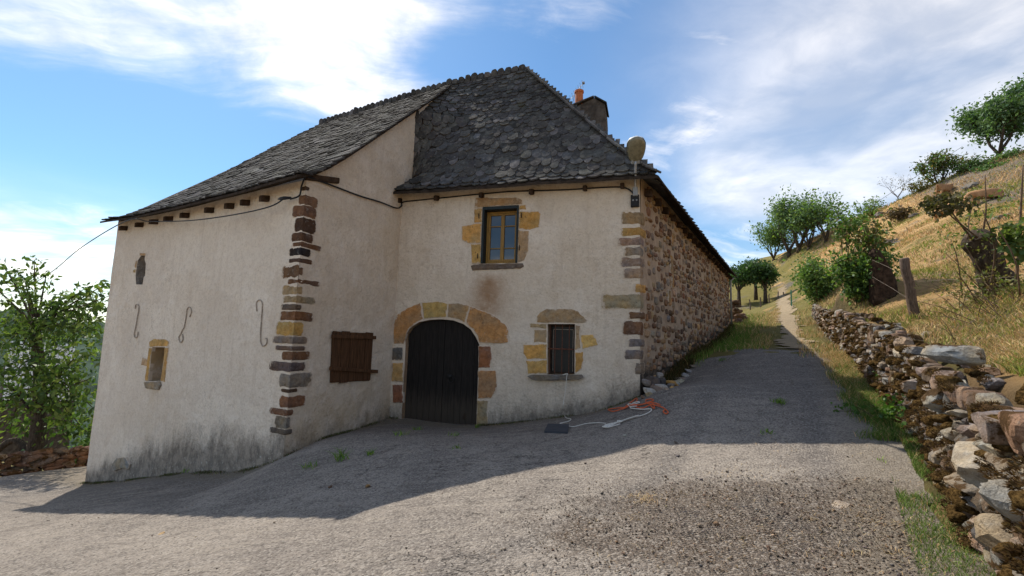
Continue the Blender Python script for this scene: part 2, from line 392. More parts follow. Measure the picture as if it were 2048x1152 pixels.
@material('asphalt')
def _(t):
    p = t.pos(); a = t.n('ShaderNodeSeparateColor', {0: t.attr().outputs['Color']})
    big = t.noise(.8, 6, .6, t.map(p, (1.2, .55, 1), rot=(0, 0, .35))); mid = t.noise(4, 7, .65, p); fine = t.noise(75, 4, .7, p); gr = t.noise(240, 2, .6, p)
    c = t.mix(t.ramp(big, .34, .66), (.225, .195, .168), (.315, .274, .232))
    c = t.mix(t.math('MULTIPLY', t.ramp(mid, .46, .68), .55), c, (.165, .143, .125))
    # dust and sand carried down the slope in long streaks
    fl = t.noise(1.0, 6, .6, t.map(p, (1.1, 5.0, 1), rot=(0, 0, -.55)))
    c = t.mix(t.math('MULTIPLY', t.ramp(fl, .48, .68), .7), c, (.345, .30, .25))
    c = t.mix(t.math('MULTIPLY', t.ramp(t.noise(1.3, 7, .65, t.map(p, (.8, 3.2, 1), rot=(0, 0, -.4), loc=(3, 5, 0))), .54, .70), .6), c, (.15, .13, .114))
    # tar patches near the house
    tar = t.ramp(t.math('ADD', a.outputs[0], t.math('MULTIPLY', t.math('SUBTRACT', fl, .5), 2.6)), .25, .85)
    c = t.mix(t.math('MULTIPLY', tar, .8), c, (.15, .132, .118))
    grv = t.ramp(t.math('ADD', a.outputs[1], t.math('ADD', t.math('MULTIPLY', t.math('SUBTRACT', mid, .5), 1.6), t.math('MULTIPLY', t.math('SUBTRACT', t.noise(1.6, 5, .6, p), .5), 1.6))), .2, .9)
    trk = t.ramp(t.math('ADD', t.attr().outputs['Alpha'], t.math('MULTIPLY', t.math('SUBTRACT', mid, .5), 1.2)), .3, .9)
    c = t.mix(t.math('MULTIPLY', trk, .55), c, (.15, .134, .122))
    gc = t.mix(t.ramp(t.noise(55, 3, .7, p), .42, .6), (.085, .066, .052), (.21, .168, .132))
    c = t.mix(t.math('MULTIPLY', grv, .85), c, gc)
    v = t.n('ShaderNodeTexVoronoi', {'Vector': p, 'Scale': 58.0})
    spk = t.n('ShaderNodeSeparateColor', {0: v.outputs['Color']}).outputs[0]
    c = t.mix(t.math('MULTIPLY', t.ramp(spk, .62, .95), .45), c, (.46, .415, .36))
    c = t.mix(t.math('MULTIPLY', t.ramp(spk, .34, .04), .60), c, (.075, .066, .060))
    c = t.mix(t.math('MULTIPLY', t.ramp(t.noise(34, 5, .75, p), .55, .68), .45), c, (.095, .083, .075))
    # wandering cracks
    ck = t.math('ABSOLUTE', t.math('SUBTRACT', t.noise(.55, 6, .6, t.map(p, (1, 1.8, 1), loc=(2, 7, 0))), .5))
    ckm = t.math('MULTIPLY', t.ramp(ck, .0035, .0), t.ramp(t.noise(.5, 3, .5, t.map(p, loc=(7, 1, 3))), .48, .58))
    c = t.mix(t.math('MULTIPLY', ckm, .5), c, (.05, .045, .04))
    c = t.mix(t.math('MULTIPLY', a.outputs[2], .8), c, t.mix(mid, (.13, .105, .075), (.25, .21, .15)))
    h = t.math('ADD', t.math('MULTIPLY', v.outputs['Distance'], -.9), t.math('ADD', fine, t.math('MULTIPLY', mid, 3.0)))
    t.out(t.principled(c, .95, t.bump(t.math('SUBTRACT', h, t.math('MULTIPLY', ckm, 3)), .85, .016), spec=.1))
@material('gravel_path')
def _(t):
    p = t.pos(); c = t.mix(t.ramp(t.noise(3, 7, .65, p), .35, .68), (.24, .185, .115), (.32, .245, .155))
    v = t.n('ShaderNodeTexVoronoi', {'Vector': p, 'Scale': 34.0})
    c = t.mix(t.math('MULTIPLY', t.ramp(t.n('ShaderNodeSeparateColor', {0: v.outputs['Color']}).outputs[0], .55, .9), .4), c, (.40, .34, .26))
    t.out(t.principled(c, .95, t.bump(t.math('SUBTRACT', t.noise(40, 5, .7, p), v.outputs['Distance']), .8, .02), spec=.1))
@material('terrain')
def _(t):
    p = t.pos(); a = t.n('ShaderNodeSeparateColor', {0: t.attr().outputs['Color']})
    c = t.mix(t.ramp(t.noise(.35, 7, .62, p), .34, .66), (.46, .285, .125), (.56, .37, .18))
    c = t.mix(t.math('MULTIPLY', t.ramp(t.noise(2.3, 7, .68, p), .48, .70), .75), c, (.27, .175, .085))
    gn = t.math('ADD', t.noise(.55, 6, .65, t.map(p, loc=(3, 8, 1))), t.math('MULTIPLY', a.outputs[1], .45))
    c = t.mix(t.math('MULTIPLY', t.ramp(gn, .50, .66), .8), c, t.mix(t.noise(9, 5, .6, p), (.075, .095, .022), (.17, .165, .05)))
    gy = t.math('ADD', t.noise(.28, 8, .7, t.map(p, (1, 1, 1.6), loc=(5, 2, 7))), t.math('MULTIPLY', a.outputs[2], .5))
    c = t.mix(t.math('MULTIPLY', t.ramp(gy, .55, .66), .85), c, t.mix(t.noise(5, 6, .7, p), (.10, .085, .075), (.26, .23, .20)))
    c = t.mix(a.outputs[0], c, t.mix(t.noise(6, 6, .65, p), (.055, .042, .028), (.13, .10, .066)))
    t.out(t.principled(c, .95, t.bump(t.math('ADD', t.noise(5, 8, .7, p), t.math('MULTIPLY', t.noise(40, 4, .7, p), .5)), .9, .12), spec=.05))

# ------------------------------------------------------------------ layout of the place
class Plane:
    """vertical wall plane from A to B; normal points outwards (to the right of A->B seen from above)"""
    def __init__(s, A, B):
        s.A = np.array(A, float); s.B = np.array(B, float); d = s.B - s.A; s.L = float(np.linalg.norm(d)); s.u = d / s.L
        s.n = np.array([s.u[1], -s.u[0]])
    def p(s, a, z, off=0.0):
        q = s.A + s.u * a + s.n * off; return np.array([q[0], q[1], z])
    def pix(s, px, py, off=0.0):
        d = ray(px, py); A = s.A + s.n * off
        k = ((A - EYE[:2]) @ s.n) / (d[:2] @ s.n); q = EYE + d * k
        return float((q[:2] - A) @ s.u), float(q[2])
Lc = (-10.66, 11.9); Qc = (-3.83, 8.0); Cc = (-2.75, 10.7); Rc = (2.60, 9.08); Fc = (10.44, 21.5)
SD = np.array([math.sin(math.radians(32)), math.cos(math.radians(32))]); TD = np.array([SD[1], -SD[0]])
def ST(s, t): return SD * s + TD * t
def to_st(x, y): return x * SD[0] + y * SD[1], x * TD[0] + y * TD[1]
PL = Plane(Lc, Qc); PS = Plane(Qc, Cc); PF = Plane(Cc, Rc); PE = Plane(Rc, Fc)

class RBF:
    def __init__(s, pts, c=1.2):
        P = np.array(pts, float); s.x = P[:, :2]; s.c = c; n = len(P)
        K = np.sqrt(((s.x[:, None] - s.x[None]) ** 2).sum(-1) + c * c)
        A = np.zeros((n + 3, n + 3)); A[:n, :n] = K; A[:n, n] = 1; A[:n, n + 1:] = s.x; A[n, :n] = 1; A[n + 1:, :n] = s.x.T
        b = np.zeros(n + 3); b[:n] = P[:, 2]; s.w = np.linalg.solve(A, b)
    def __call__(s, x, y):
        x = np.asarray(x, float); y = np.asarray(y, float); out = np.full(x.shape, s.w[-3]) + s.w[-2] * x + s.w[-1] * y
        for (cx, cy), w in zip(s.x, s.w): out = out + w * np.sqrt((x - cx) ** 2 + (y - cy) ** 2 + s.c ** 2)
        return out
def stz(s, t, z): q = ST(s, t); return (q[0], q[1], z)
ctrl = [(0, 0, 0), stz(0, 1.3, .08), stz(-8, 0, -.9), stz(-8, -8, -2.0), stz(-8, 6, -.5), stz(-20, -5, -3.0), stz(-20, 10, -2.4)]
for pl, lst in ((PL, [(175, 965), (300, 955), (420, 943), (540, 925)]), (PS, [(600, 897), (700, 862), (775, 836)]),
                (PF, [(850, 843), (955, 850), (1060, 842), (1150, 830), (1230, 812), (1276, 795)]), (PE, [(1300, 785), (1345, 750), (1400, 706), (1459, 655)])):
    for px, py in lst:
        a, z = pl.pix(px, py); q = pl.p(a, z); ctrl.append(tuple(q))
for px, py, Y in [(95, 1015, 7.7), (690, 1045, 4.4), (1240, 872, 6.9), (1500, 868, 6.4), (1800, 866, 6.0), (1870, 930, 4.9), (1990, 1100, 3.17), (1024, 1152, 3.0),
                  (0, 1152, 4.3), (0, 1020, 8.0), (0, 955, 13.3), (165, 938, 14.0), (500, 1152, 3.4), (1600, 1152, 2.95),
                  (1500, 700, 13.0), (1640, 700, 12.5), (1700, 770, 8.8), (1640, 665, 17.0), (1545, 625, 30.0), (1545, 606, 42.0), (1500, 603, 45.0), (1590, 625, 26.0)]:
    ctrl.append(tuple(at(px, py, Y)))
ctrl += [stz(60, -4, 8.2), stz(80, -4, 11.0), stz(35, -12, 3.4), stz(45, -20, 3.0), stz(30, -30, -4), stz(10, -24, -4.6), stz(14, -32, -8), stz(4, -32, -6.5), stz(-5, -30, -6), stz(-10, -20, -4)]
sA = at(95, 1015, 7.7); sB = at(690, 1045, 4.45)
ctrl += [tuple(sA + (sB - sA) * f) for f in (.33, .66)]
ZR = RBF(ctrl, 1.5)
hill = [stz(3.0, 1.9, 1.25), stz(1.0, 3.0, 1.0), stz(-8, 3, .3), stz(-8, 8, 2.2), stz(-20, 10, 0)]
for px, py, Y in [(2040, 765, 3.9), (1960, 745, 4.9), (1895, 722, 6.2), (1800, 668, 9.3), (1700, 630, 13.5), (1650, 622, 18), (1600, 618, 25),
                  (1830, 634, 10.0), (1990, 604, 8.0), (2040, 690, 5.6), (2040, 600, 8.6), (1920, 640, 9), (1640, 606, 17), (1740, 600, 13.5), (1775, 602, 13), (1545, 606, 42.0),
                  (1500, 603, 45.0), (1545, 625, 30.0), (1965, 404, 29), (1890, 392, 38), (1990, 318, 40), (1850, 384, 43), (1780, 412, 46), (1700, 470, 52), (1600, 498, 60), (1540, 516, 72),
                  (1524, 516, 80), (1495, 530, 84), (1460, 545, 88), (1545, 560, 60), (1500, 572, 62), (1560, 590, 46), (1620, 570, 36), (1700, 530, 33), (1850, 500, 20), (1900, 450, 25), (1940, 520, 16), (2040, 480, 16), (2048, 400, 26), (2100, 300, 36), (2200, 480, 12)]:
    hill.append(tuple(at(px, py, Y)))
hill += [stz(60, -4, 8.2), stz(110, -14, 15.0), stz(140, 0, 14.0), (55, 45, 21.5), (48, 60, 20.0), (52, 78, 18), (44, 100, 16), (75, 60, 24), (80, 20, 22), (60, 10, 20), (40, 0, 13), (30, 140, 14), (100, 100, 24), stz(24, .4, 2.7), stz(28, 0, 3.0)]
ZH = RBF(hill, 1.5)
def sstep(a, b, x):
    u = np.clip((x - a) / (b - a), 0, 1); return u * u * (3 - 2 * u)
def wall_t(s): return np.interp(s, [0, 3, 4.4, 5.4, 6.5, 7.5, 9, 14, 20, 26], [.72, .90, 1.01, 1.10, 1.18, 1.24, 1.22, 1.12, .95, .80])
def Z(x, y):
    x = np.asarray(x, float); y = np.asarray(y, float); s, t = to_st(x, y)
    w = sstep(0.16, 0.46, t - wall_t(s)); far = sstep(22, 30, s); lo = np.interp(s, [28, 48], [-1.2, -12.0]); w2 = sstep(0, 1, (t - lo) / np.interp(s, [28, 48], [4.2, 7.0])); w = w * (1 - far) + w2 * far
    r = np.hypot(x, y); z = ZR(x, y) * (1 - w) + ZH(x, y) * w
    v = sstep(60, 190, r); v = v * sstep(-14, -50, t)        # the valley beyond the house and the hill on the right
    z = z * (1 - v) + (-45) * v
    z = np.clip(z, -60, 26 + 0 * z)
    return z
def z1(x, y): return float(Z(np.array([x]), np.array([y]))[0])
def ground_at(px, py, y0=2.0, y1=70):
    """first point where the view ray meets the ground"""
    Y = np.geomspace(y0, y1, 500); d = ray(px, py); P = EYE[None] + d[None] * (Y / d[1])[:, None]
    h = P[:, 2] - Z(P[:, 0], P[:, 1]); i = np.argmax(h < 0)
    if h[i] >= 0: i = len(Y) - 1
    return P[i]

# ------------------------------------------------------------------ terrain, road, path
def road_mask(s, t):
    e = np.array([nz(a * .9, b * .9, 3) for a, b in zip(np.ravel(s), np.ravel(t))]).reshape(np.shape(s))
    up = sstep(15.3, 14.5, s + .9 * e + .05 * t); rt = sstep(.16, -.10, t - wall_t(s) + .10 + .22 * e); lf = sstep(-20.2, -19.6, t); bk = sstep(-14, -12, s)
    return up * rt * lf * bk
na = 620; rad = np.concatenate([np.linspace(.3, 2.4, 6), np.geomspace(2.6, 70, 150), np.geomspace(75, 900, 40)])
ang = np.linspace(0, 2 * pi, na, endpoint=False)
RR, AA = np.meshgrid(rad, ang, indexing='ij'); X = RR * np.sin(AA); Y = RR * np.cos(AA); ZZ = Z(X, Y)
sx, tx = to_st(X, Y)
inr = (sx > -13.5) & (sx < 13.6) & (tx > -20) & (tx < wall_t(sx) - .15)
ZZ = ZZ - .07 * inr
nz_small = np.array([nz(a * .8, b * .8) * .13 + nz(a * 1.9, b * 1.9, 2) * .05 + nz(a * .23, b * .23, 5) * .30 for a, b in zip(X.ravel(), Y.ravel())]).reshape(X.shape)
offr = sstep(.3, 1.6, tx - wall_t(sx)) * sstep(90, 60, RR)
ZZ = ZZ + nz_small * offr
V = np.stack([X, Y, ZZ], -1).reshape(-1, 3)
nr = len(rad); i, j = np.meshgrid(np.arange(nr - 1), np.arange(na), indexing='ij'); j2 = (j + 1) % na
F = np.stack([i * na + j, i * na + j2, (i + 1) * na + j2, (i + 1) * na + j], -1).reshape(-1, 4)[:, ::-1]
tn = np.zeros((len(V), 3)); sv = sx.ravel(); tv = tx.ravel(); rv = RR.ravel()
tn[:, 0] = np.maximum(sstep(.55, .0, np.abs(tv - wall_t(sv) - .2)) * (sv < 26), sstep(-12, -24, tv) * .35)
tn[:, 1] = np.clip(sstep(1.6, .2, np.abs(tv + .4)) * sstep(11, 14, sv) * sstep(40, 24, sv) + .7 * sstep(-1.6, -2.6, tv) * sstep(11, 13, sv), 0, 1) + .35 * sstep(2.2, .6, tv - wall_t(sv)) * sstep(3, 7, sv)
tn[:, 2] = .45 * sstep(9, 13, tv) * sstep(26, 32, sv)
o = part('terrain', V, F, 'terrain', None, tn, True); tag(o, kind='structure')

def sheet(name, ss, tt, off, mat, maskfn, tintfn):
    S, T = np.meshgrid(ss, tt, indexing='ij'); XY = S[..., None] * SD + T[..., None] * TD
    zz = Z(XY[..., 0], XY[..., 1]) + off(S, T); m = maskfn(S, T)
    V = np.dstack([XY, zz]).reshape(-1, 3); n = len(tt); i, j = np.meshgrid(np.arange(len(ss) - 1), np.arange(n - 1), indexing='ij')
    F = np.stack([i * n + j, i * n + j + 1, (i + 1) * n + j + 1, (i + 1) * n + j], -1).reshape(-1, 4)[:, ::-1]
    keep = m.ravel()[F].mean(1) > .5; F = F[keep]
    used = np.unique(F); remap = -np.ones(len(V), int); remap[used] = np.arange(len(used))
    o = part(name, V[used], remap[F], mat, None, tintfn(S, T).reshape(len(V), -1)[used], True); tag(o, kind='structure'); return o
GP = np.array([atz(px, py, .1)[:2] for px, py in ((1560, 1050),)][0])
def road_tint(S, T):
    XY = S[..., None] * SD + T[..., None] * TD; d = np.hypot((XY[..., 0] - GP[0]) / 2.3, (XY[..., 1] - GP[1] + .25) / 1.35)
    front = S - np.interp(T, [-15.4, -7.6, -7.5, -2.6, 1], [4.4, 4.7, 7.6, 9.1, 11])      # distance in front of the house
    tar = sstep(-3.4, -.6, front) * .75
    grav = sstep(1.15, .55, d) * .95
    edge = sstep(-.55, -.1, front) * (T < -2.5) * .8 + sstep(-.95, -.5, T - wall_t(S)) * .5
    c0_ = -.55 - .05 * np.clip(6 - S, 0, 9) ** 2; tr = np.maximum(np.exp(-((T - c0_ + .75) / .22) ** 2), np.exp(-((T - c0_ - .75) / .22) ** 2)) * sstep(-1, 3, S)
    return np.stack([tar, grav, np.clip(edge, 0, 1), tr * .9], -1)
def road_off(S, T):
    e = np.array([nz(a * .7, b * .7, 8) * .02 + nz(a * 2.3, b * 2.3, 1) * .008 for a, b in zip(S.ravel(), T.ravel())]).reshape(S.shape)
    return e
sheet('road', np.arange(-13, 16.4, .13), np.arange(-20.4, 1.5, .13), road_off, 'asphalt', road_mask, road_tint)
def path_mask(S, T):
    e = np.array([nz(a * .5, b * .9, 4) for a, b in zip(S.ravel(), T.ravel())]).reshape(S.shape)
    c = .12 - .025 * np.clip(S - 14, 0, 40); e2 = np.array([nz(a * 2.5, b * 2.5, 7) for a, b in zip(S.ravel(), T.ravel())]).reshape(S.shape); return (np.abs(T - c + .3 * e + .35 * e2) < .40).astype(float) * (S > 14.9)
sheet('path', np.arange(14, 56, .10), np.arange(-2.6, 1.0, .07), lambda S, T: .034 + 0 * S, 'gravel_path', path_mask, lambda S, T: np.zeros(S.shape + (3,)))

# ------------------------------------------------------------------ the house
HB = PF.p(2.5, z1(*PF.p(2.5, 0)[:2]))
house = empty('stone_house', HB, 'old rendered stone farmhouse with slate roof, arched black door and stone corner quoins', 'house')

def inpoly(x, y, P):
    c = False; n = len(P); j = n - 1
    for i in range(n):
        if ((P[i][1] > y) != (P[j][1] > y)) and (x < (P[j][0] - P[i][0]) * (y - P[i][1]) / (P[j][1] - P[i][1] + 1e-12) + P[i][0]): c = not c
        j = i
    return c
def resample(P, step, closed=True):
    out = []; n = len(P)
    for i in range(n if closed else n - 1):
        a = np.array(P[i], float); b = np.array(P[(i + 1) % n], float); k = max(1, int(round(np.linalg.norm(b - a) / step)))
        for j in range(k): out.append(a + (b - a) * j / k)
    if not closed: out.append(np.array(P[-1], float))
    return out
def wall(name, pl, outline, holes, mat, tintfn, step=.22, wob=.018, reveal=.32, rtint=None):
    """flat wall with openings; the surface undulates slightly; reveals run inwards"""
    pts = []; edges = []
    for poly in [outline] + holes:
        rs = resample(poly, .25 if poly is outline else .10); b = len(pts); pts += [tuple(p) for p in rs]
        edges += [(b + i, b + (i + 1) % len(rs)) for i in range(len(rs))]
    nb = len(pts); A = np.array(outline); lo = A.min(0); hi = A.max(0)
    y = lo[1] + step / 2; r = 0
    while y < hi[1]:
        x = lo[0] + step / 2 + (r % 2) * step / 2
        while x < hi[0]:
            qx, qy = x + rnd.uniform(-.05, .05), y + rnd.uniform(-.05, .05)
            if inpoly(qx, qy, outline) and not any(inpoly(qx, qy, h) for h in holes): pts.append((qx, qy))
            x += step
        y += step; r += 1
    res = delaunay_2d_cdt([Vector(p) for p in pts], edges, [], 0, 1e-5)
    vs, fs = res[0], res[2]; V = []; T = []
    for v in vs:
        q = pl.p(v.x, v.y); off = wob * (nz(q[0] * .7, q[1] * .7, q[2] * .7) + .5 * nz(q[0] * 1.9, q[1] * 1.9, q[2] * 1.9))
        V.append(pl.p(v.x, v.y, off)); T.append(tintfn(v.x, v.y, q))
    Fo = []
    for f in fs:
        cx = sum(vs[i].x for i in f) / 3; cy = sum(vs[i].y for i in f) / 3
        if inpoly(cx, cy, outline) and not any(inpoly(cx, cy, h) for h in holes):
            a, b, c = f; d = (vs[b].x - vs[a].x) * (vs[c].y - vs[a].y) - (vs[b].y - vs[a].y) * (vs[c].x - vs[a].x)
            Fo.append((a, b, c) if d > 0 else (a, c, b))
    for hi_, h in enumerate(holes):
        rs = resample(h, .10); b = len(V); rt_ = rtint[hi_] if rtint else (0, 0, .3)
        for p in rs: V.append(pl.p(p[0], p[1], .004)); T.append(rt_)
        for p in rs: V.append(pl.p(p[0], p[1], -reveal)); T.append(rt_)
        n = len(rs)
        for i in range(n): Fo.append((b + i, b + (i + 1) % n, b + n + (i + 1) % n, b + n + i))
    return part(name, V, Fo, mat, house, np.array(T), True)

C3 = lambda P: [(750 + x * .29512, 360 + y * .29512) for x, y in P]
C4 = lambda P: [(750 + x * .29512, 560 + y * .29512) for x, y in P]
K1 = lambda P: [(160 + x * .3125, 320 + y * .3125) for x, y in P]
K2 = lambda P: [(160 + x * .3125, 620 + y * .3125) for x, y in P]
def on(pl, P): return [pl.pix(*p) for p in P]

# roof surfaces ------------------------------------------------------------------
def g_hip(v): return v - .05 * (1 - np.exp(-v / .09)) * (1 - v)
def g_left(v): return v - .075 * (1 - np.exp(-v / .10)) * (1 - v)
LE, QE = PL.p(-.12, 4.36, .34), PL.p(PL.L + .22, 4.36, .34)
Ttop = at(905, 167, 12.55); Ptop = at(1052, 137, 11.7); Etop = at(640, 247, 15.4)
CE, RE = PF.p(-.12, 4.98, .36), PF.p(PF.L + .36, 4.93, .36)
FE = PE.p(PE.L + .25, 4.90, .34)
P2 = np.array([*(Ptop[:2] + (np.array(Fc) - np.array(Rc)) * .93), Ptop[2] - .1])
lerp = lambda a, b, u: a + (b - a) * u
def S_left(u, v):
    b = lerp(LE, QE, u); tp = lerp(Etop, Ttop, u); p = lerp(b, tp, v); p[2] = b[2] + (tp[2] - b[2]) * g_left(v)
    p[2] += .05 * nz(p[0] * .5, p[1] * .5) - .09 * math.sin(pi * u) * (1 - v) ; return p
def S_front(u, v):
    b = lerp(CE, RE, u); tp = lerp(Ttop, Ptop, u); p = lerp(b, tp, v); z = p[2] = b[2] + (tp[2] - b[2]) * g_hip(v)
    # swept valley: the slates curve round from the gable wall into this slope
    A = PS.A + PS.u * np.interp(z, [5.0, 5.5, 7.15, 8.6, 9.0], [2.9, 3.30, 3.29, 4.55, 4.9]); p0 = lerp(CE, Ttop, v)[:2]
    e = (A - p0) * np.interp(z, [4.98, 5.5, 8.6, 9.0], [0, 1, 1, .3]); le = np.linalg.norm(e); W = np.linalg.norm(p0 - lerp(RE, Ptop, v)[:2]); x = u * W; r = .45 + 1.5 * le
    if x < r: p[:2] += e * (1 - x / r) ** 2
    p[2] += .03 * nz(p[0] * .8, p[1] * .8, 3); return p
def S_east(u, v):
    b = lerp(RE, FE, u); tp = lerp(Ptop, P2, u); p = lerp(b, tp, v); p[2] = b[2] + (tp[2] - b[2]) * g_hip(v)
    p[2] -= .05 * math.sin(pi * u) * (1 - v) + .03 * nz(p[0] * .6, p[1] * .6) * (u > .02); return p

# wall outlines ------------------------------------------------------------------
ZB = -.45
def gbase(pl, a): q = pl.p(a, 0); return z1(q[0], q[1])
def left_tint(a, z, q):
    h = z - gbase(PL, a); u = a / PL.L
    lim = .40 + .55 * math.sin(pi * min(1, max(0, (u - .05) / 1.1))) ** 1.0 - .25 * (u < .12)
    d = 1.25 * (1 - h / (lim + .35)); wx, wz = PL.pix(308, 770)
    s = .35 * max(0, 1 - abs(a - wx) / .25) * (1 if wz - 1.2 < z < wz else 0)
    return (max(0, d), 0, s)
def shut_tint(a, z, q):
    h = z - gbase(PS, a); return (max(0, .72 * (1 - h / .75)), 0, .25 + .35 * max(0, 1 - h / 1.2))
ux, uz = PF.pix(985, 545)
def front_tint(a, z, q):
    h = z - gbase(PF, a); d = max(0, .75 * (1 - h / .95))
    if a > 3.4: d = max(d, 1.0 * (1 - h / .65))
    r = 0
    zt = uz; zl = PF.pix(975, 640)[1]
    if zl < z < zt:
        k = (zt - z) / (zt - zl); wv = .46 + .16 * k; r = max(0, 1 - abs(a - ux + .06 + .05 * k) / wv) * 1.25 * (.75 + .25 * math.sin(pi * min(1, k + .15)))
    sx_, sz_ = PF.pix(1118, 765)
    if sz_ - .35 < z < sz_: d = max(d, .42 * max(0, 1 - abs(a - sx_) / .6))
    return (d, r, .18)
lw_open = on(PL, K2([(465, 238), (547, 238), (519, 455), (438, 455)]))
loop_open = on(PL, K1([(392, 612), (416, 612), (415, 640), (424, 665), (420, 738), (411, 752), (402, 798), (360, 796), (357, 740), (366, 680), (373, 640)]))
wl = PL.L
wall('left_wall', PL, [(0, -3.2), (wl, -1.0), (wl, 4.36), (0, 4.36)], [lw_open, loop_open], 'plaster', left_tint, rtint=[(.35, .3, 1.0), (1.6, 0, 0)])  # reveals: window ochre-brown; loophole's shade painted in through the grime channel
def verge_z(a):
    """height of the left roof above a point of the shutter wall"""
    q = PS.p(a, 0)[:2]; v = ((q - QE[:2]) @ (Ttop[:2] - QE[:2])) / ((Ttop[:2] - QE[:2]) @ (Ttop[:2] - QE[:2])); v = min(max(v, 0), 1)
    return QE[2] + (Ttop[2] - QE[2]) * g_left(v)
top = [(a, verge_z(a) - .05) for a in np.linspace(4.9, 0, 14)]
wall('gable_wall', PS, [(0, -1.0), (PS.L + .4, -1.0), (4.9, 4.0)] + top, [], 'plaster', shut_tint)
arch = C4([(195, 440), (205, 380), (240, 322), (300, 285), (370, 270), (450, 266), (530, 273), (600, 298), (650, 336), (685, 390), (700, 438)])
dl = PF.pix(*C4([(194, 700)])[0])[0]; dr = PF.pix(*C4([(697, 700)])[0])[0]
archa = on(PF, arch)
door_open = [(dl, -.75), (dl, archa[0][1])] + archa[1:-1] + [(dr, archa[-1][1]), (dr, -.75)]
win_open = on(PF, C3([(730, 186), (973, 169), (965, 562), (720, 567)]))
bar_open = on(PF, C4([(1170, 298), (1355, 298), (1352, 640), (1168, 640)]))
wall('front_wall', PF, [(-.3, -1.0), (PF.L, -.6), (PF.L, 5.25), (-.3, 5.25)], [door_open, win_open, bar_open], 'plaster', front_tint, reveal=.36, rtint=[(.45, 1.0, 1.0), (.3, .5, 1.0), (.3, .5, 1.0)])
def east_tint(a, z, q):
    h = z - gbase(PE, a); return (max(0, 1.15 * (1 - h / 1.15)), 0, 0)
slit = [on(PE, [(1290 + dx, 372 + dy) for dx, dy in ((10, 14), (17, 16), (19, 34), (11, 30))])]
east_wall = wall('side_wall', PE, [(0, -.6), (PE.L, 1.4), (PE.L, 5.12), (0, 5.12)], [], 'mortar', east_tint, step=.3, wob=.03)
LB = ST(16.4, -15.35); WB = ST(16.4, -11.2); FB = ST(23.9, -11.2)
PG = Plane(LB, Lc)
gz = [(PG.L, 4.45), (PG.L - 6.0, 9.7), (0, 4.45)]
wall('end_gable_wall', PG, [(0, -4.5), (PG.L, -3.2)] + gz, [], 'plaster', lambda a, z, q: (0, 0, .1), step=.6)
for nm, A, B in (('rear_wall', WB, LB), ('rear_side_wall', FB, WB), ('far_end_wall', Fc, FB)):
    p_ = Plane(A, B); wall(nm, p_, [(0, -5), (p_.L, -5), (p_.L, 4.7), (0, 4.7)] if nm != 'far_end_wall' else [(0, .5), (p_.L, .5), (p_.L, 4.9), (p_.L * .5, 9.6), (0, 4.9)], [], 'plaster', lambda a, z, q: (0, 0, .1), step=.8)

# roof decks ------------------------------------------------------------------
def deck(Sfn, nu, nv, th=.05, drop=.05):
    V = []; F = []
    for k in (0, 1):
        for i in range(nu + 1):
            for j in range(nv + 1):
                p = Sfn(i / nu, j / nv).copy(); p[2] -= drop + k * th; V.append(p)
    n = (nu + 1) * (nv + 1)
    for i in range(nu):
        for j in range(nv):
            a = i * (nv + 1) + j; F.append((a, a + nv + 1, a + nv + 2, a + 1)); F.append((n + a, n + a + 1, n + a + nv + 2, n + a + nv + 1))
    rim = [i * (nv + 1) for i in range(nu + 1)] + [nu * (nv + 1) + j for j in range(1, nv + 1)] + [i * (nv + 1) + nv for i in range(nu - 1, -1, -1)] + [j for j in range(nv - 1, 0, -1)]
    for a, b in zip(rim, rim[1:] + rim[:1]): F.append((b, a, n + a, n + b))
    return V, F
mb = MB()
mb.add(*deck(S_left, 24, 14)); mb.add(*deck(S_front, 30, 20)); mb.add(*deck(S_east, 24, 12))
# rear slopes, closed but plain
LBE = np.array([*ST(16.9, -15.7), 4.3]); WBE = np.array([*ST(16.9, -10.9), 4.3]); FBE = np.array([*ST(24.2, -11.6), 4.3])
for quad in ((LBE, Etop, Ttop, WBE), (WBE, Ttop, Ptop, WBE), (WBE, Ptop, P2, FBE)):
    q4 = [np.array(x) for x in quad]; nn = np.array([0, 0, .06]); mb.add(q4 + [x - nn for x in q4], [(0, 1, 2, 3), (7, 6, 5, 4), (0, 4, 5, 1), (1, 5, 6, 2), (2, 6, 7, 3), (3, 7, 4, 0)])
roof = mb.build('roof', 'roof_board', house)

# slates ------------------------------------------------------------------
def slate_shape(r, lumps=7):
    """unit fish-scale slate: x -.5...5 across, y 0 at the visible lower edge, thickness in z"""
    low = []
    sq = r.uniform(.20, .42)
    for k in range(lumps):
        a = k / (lumps - 1); x = -.5 + a; y = sq * (abs(2 * a - 1) ** r.uniform(1.7, 2.6)) + r.uniform(-.03, .03)
        low.append((x * r.uniform(.95, 1.03), y))
    out = low + [(.46, 1.0), (-.46, 1.0)]
    n = len(out); V = [(x, y, 1.0 - .12 * r.random()) for x, y in out] + [(x, y, 0.0) for x, y in out] + [(0, .42, 1.12)]
    F = [(i, (i + 1) % n, 2 * n) for i in range(n)] + [(i + n, (i + 1) % n + n, (i + 1) % n, i) for i in range(n)] + [tuple(range(2 * n - 1, n - 1, -1))]
    return np.array(V), F
def slate_tint(r):
    k = r.random()
    v = r.uniform(.034, .058) if k < .62 else (r.uniform(.058, .085) if k < .93 else r.uniform(.085, .13))
    v *= 1.62; return (v * r.uniform(.98, 1.08), v, v * r.uniform(.88, 1.02))
rs_ = random.Random(3)
VAR = [slate_shape(rs_) for _ in range(14)]
VMESH = [mesh('slate', v, f, 'slate', slate_tint(rs_)) for v, f in VAR]
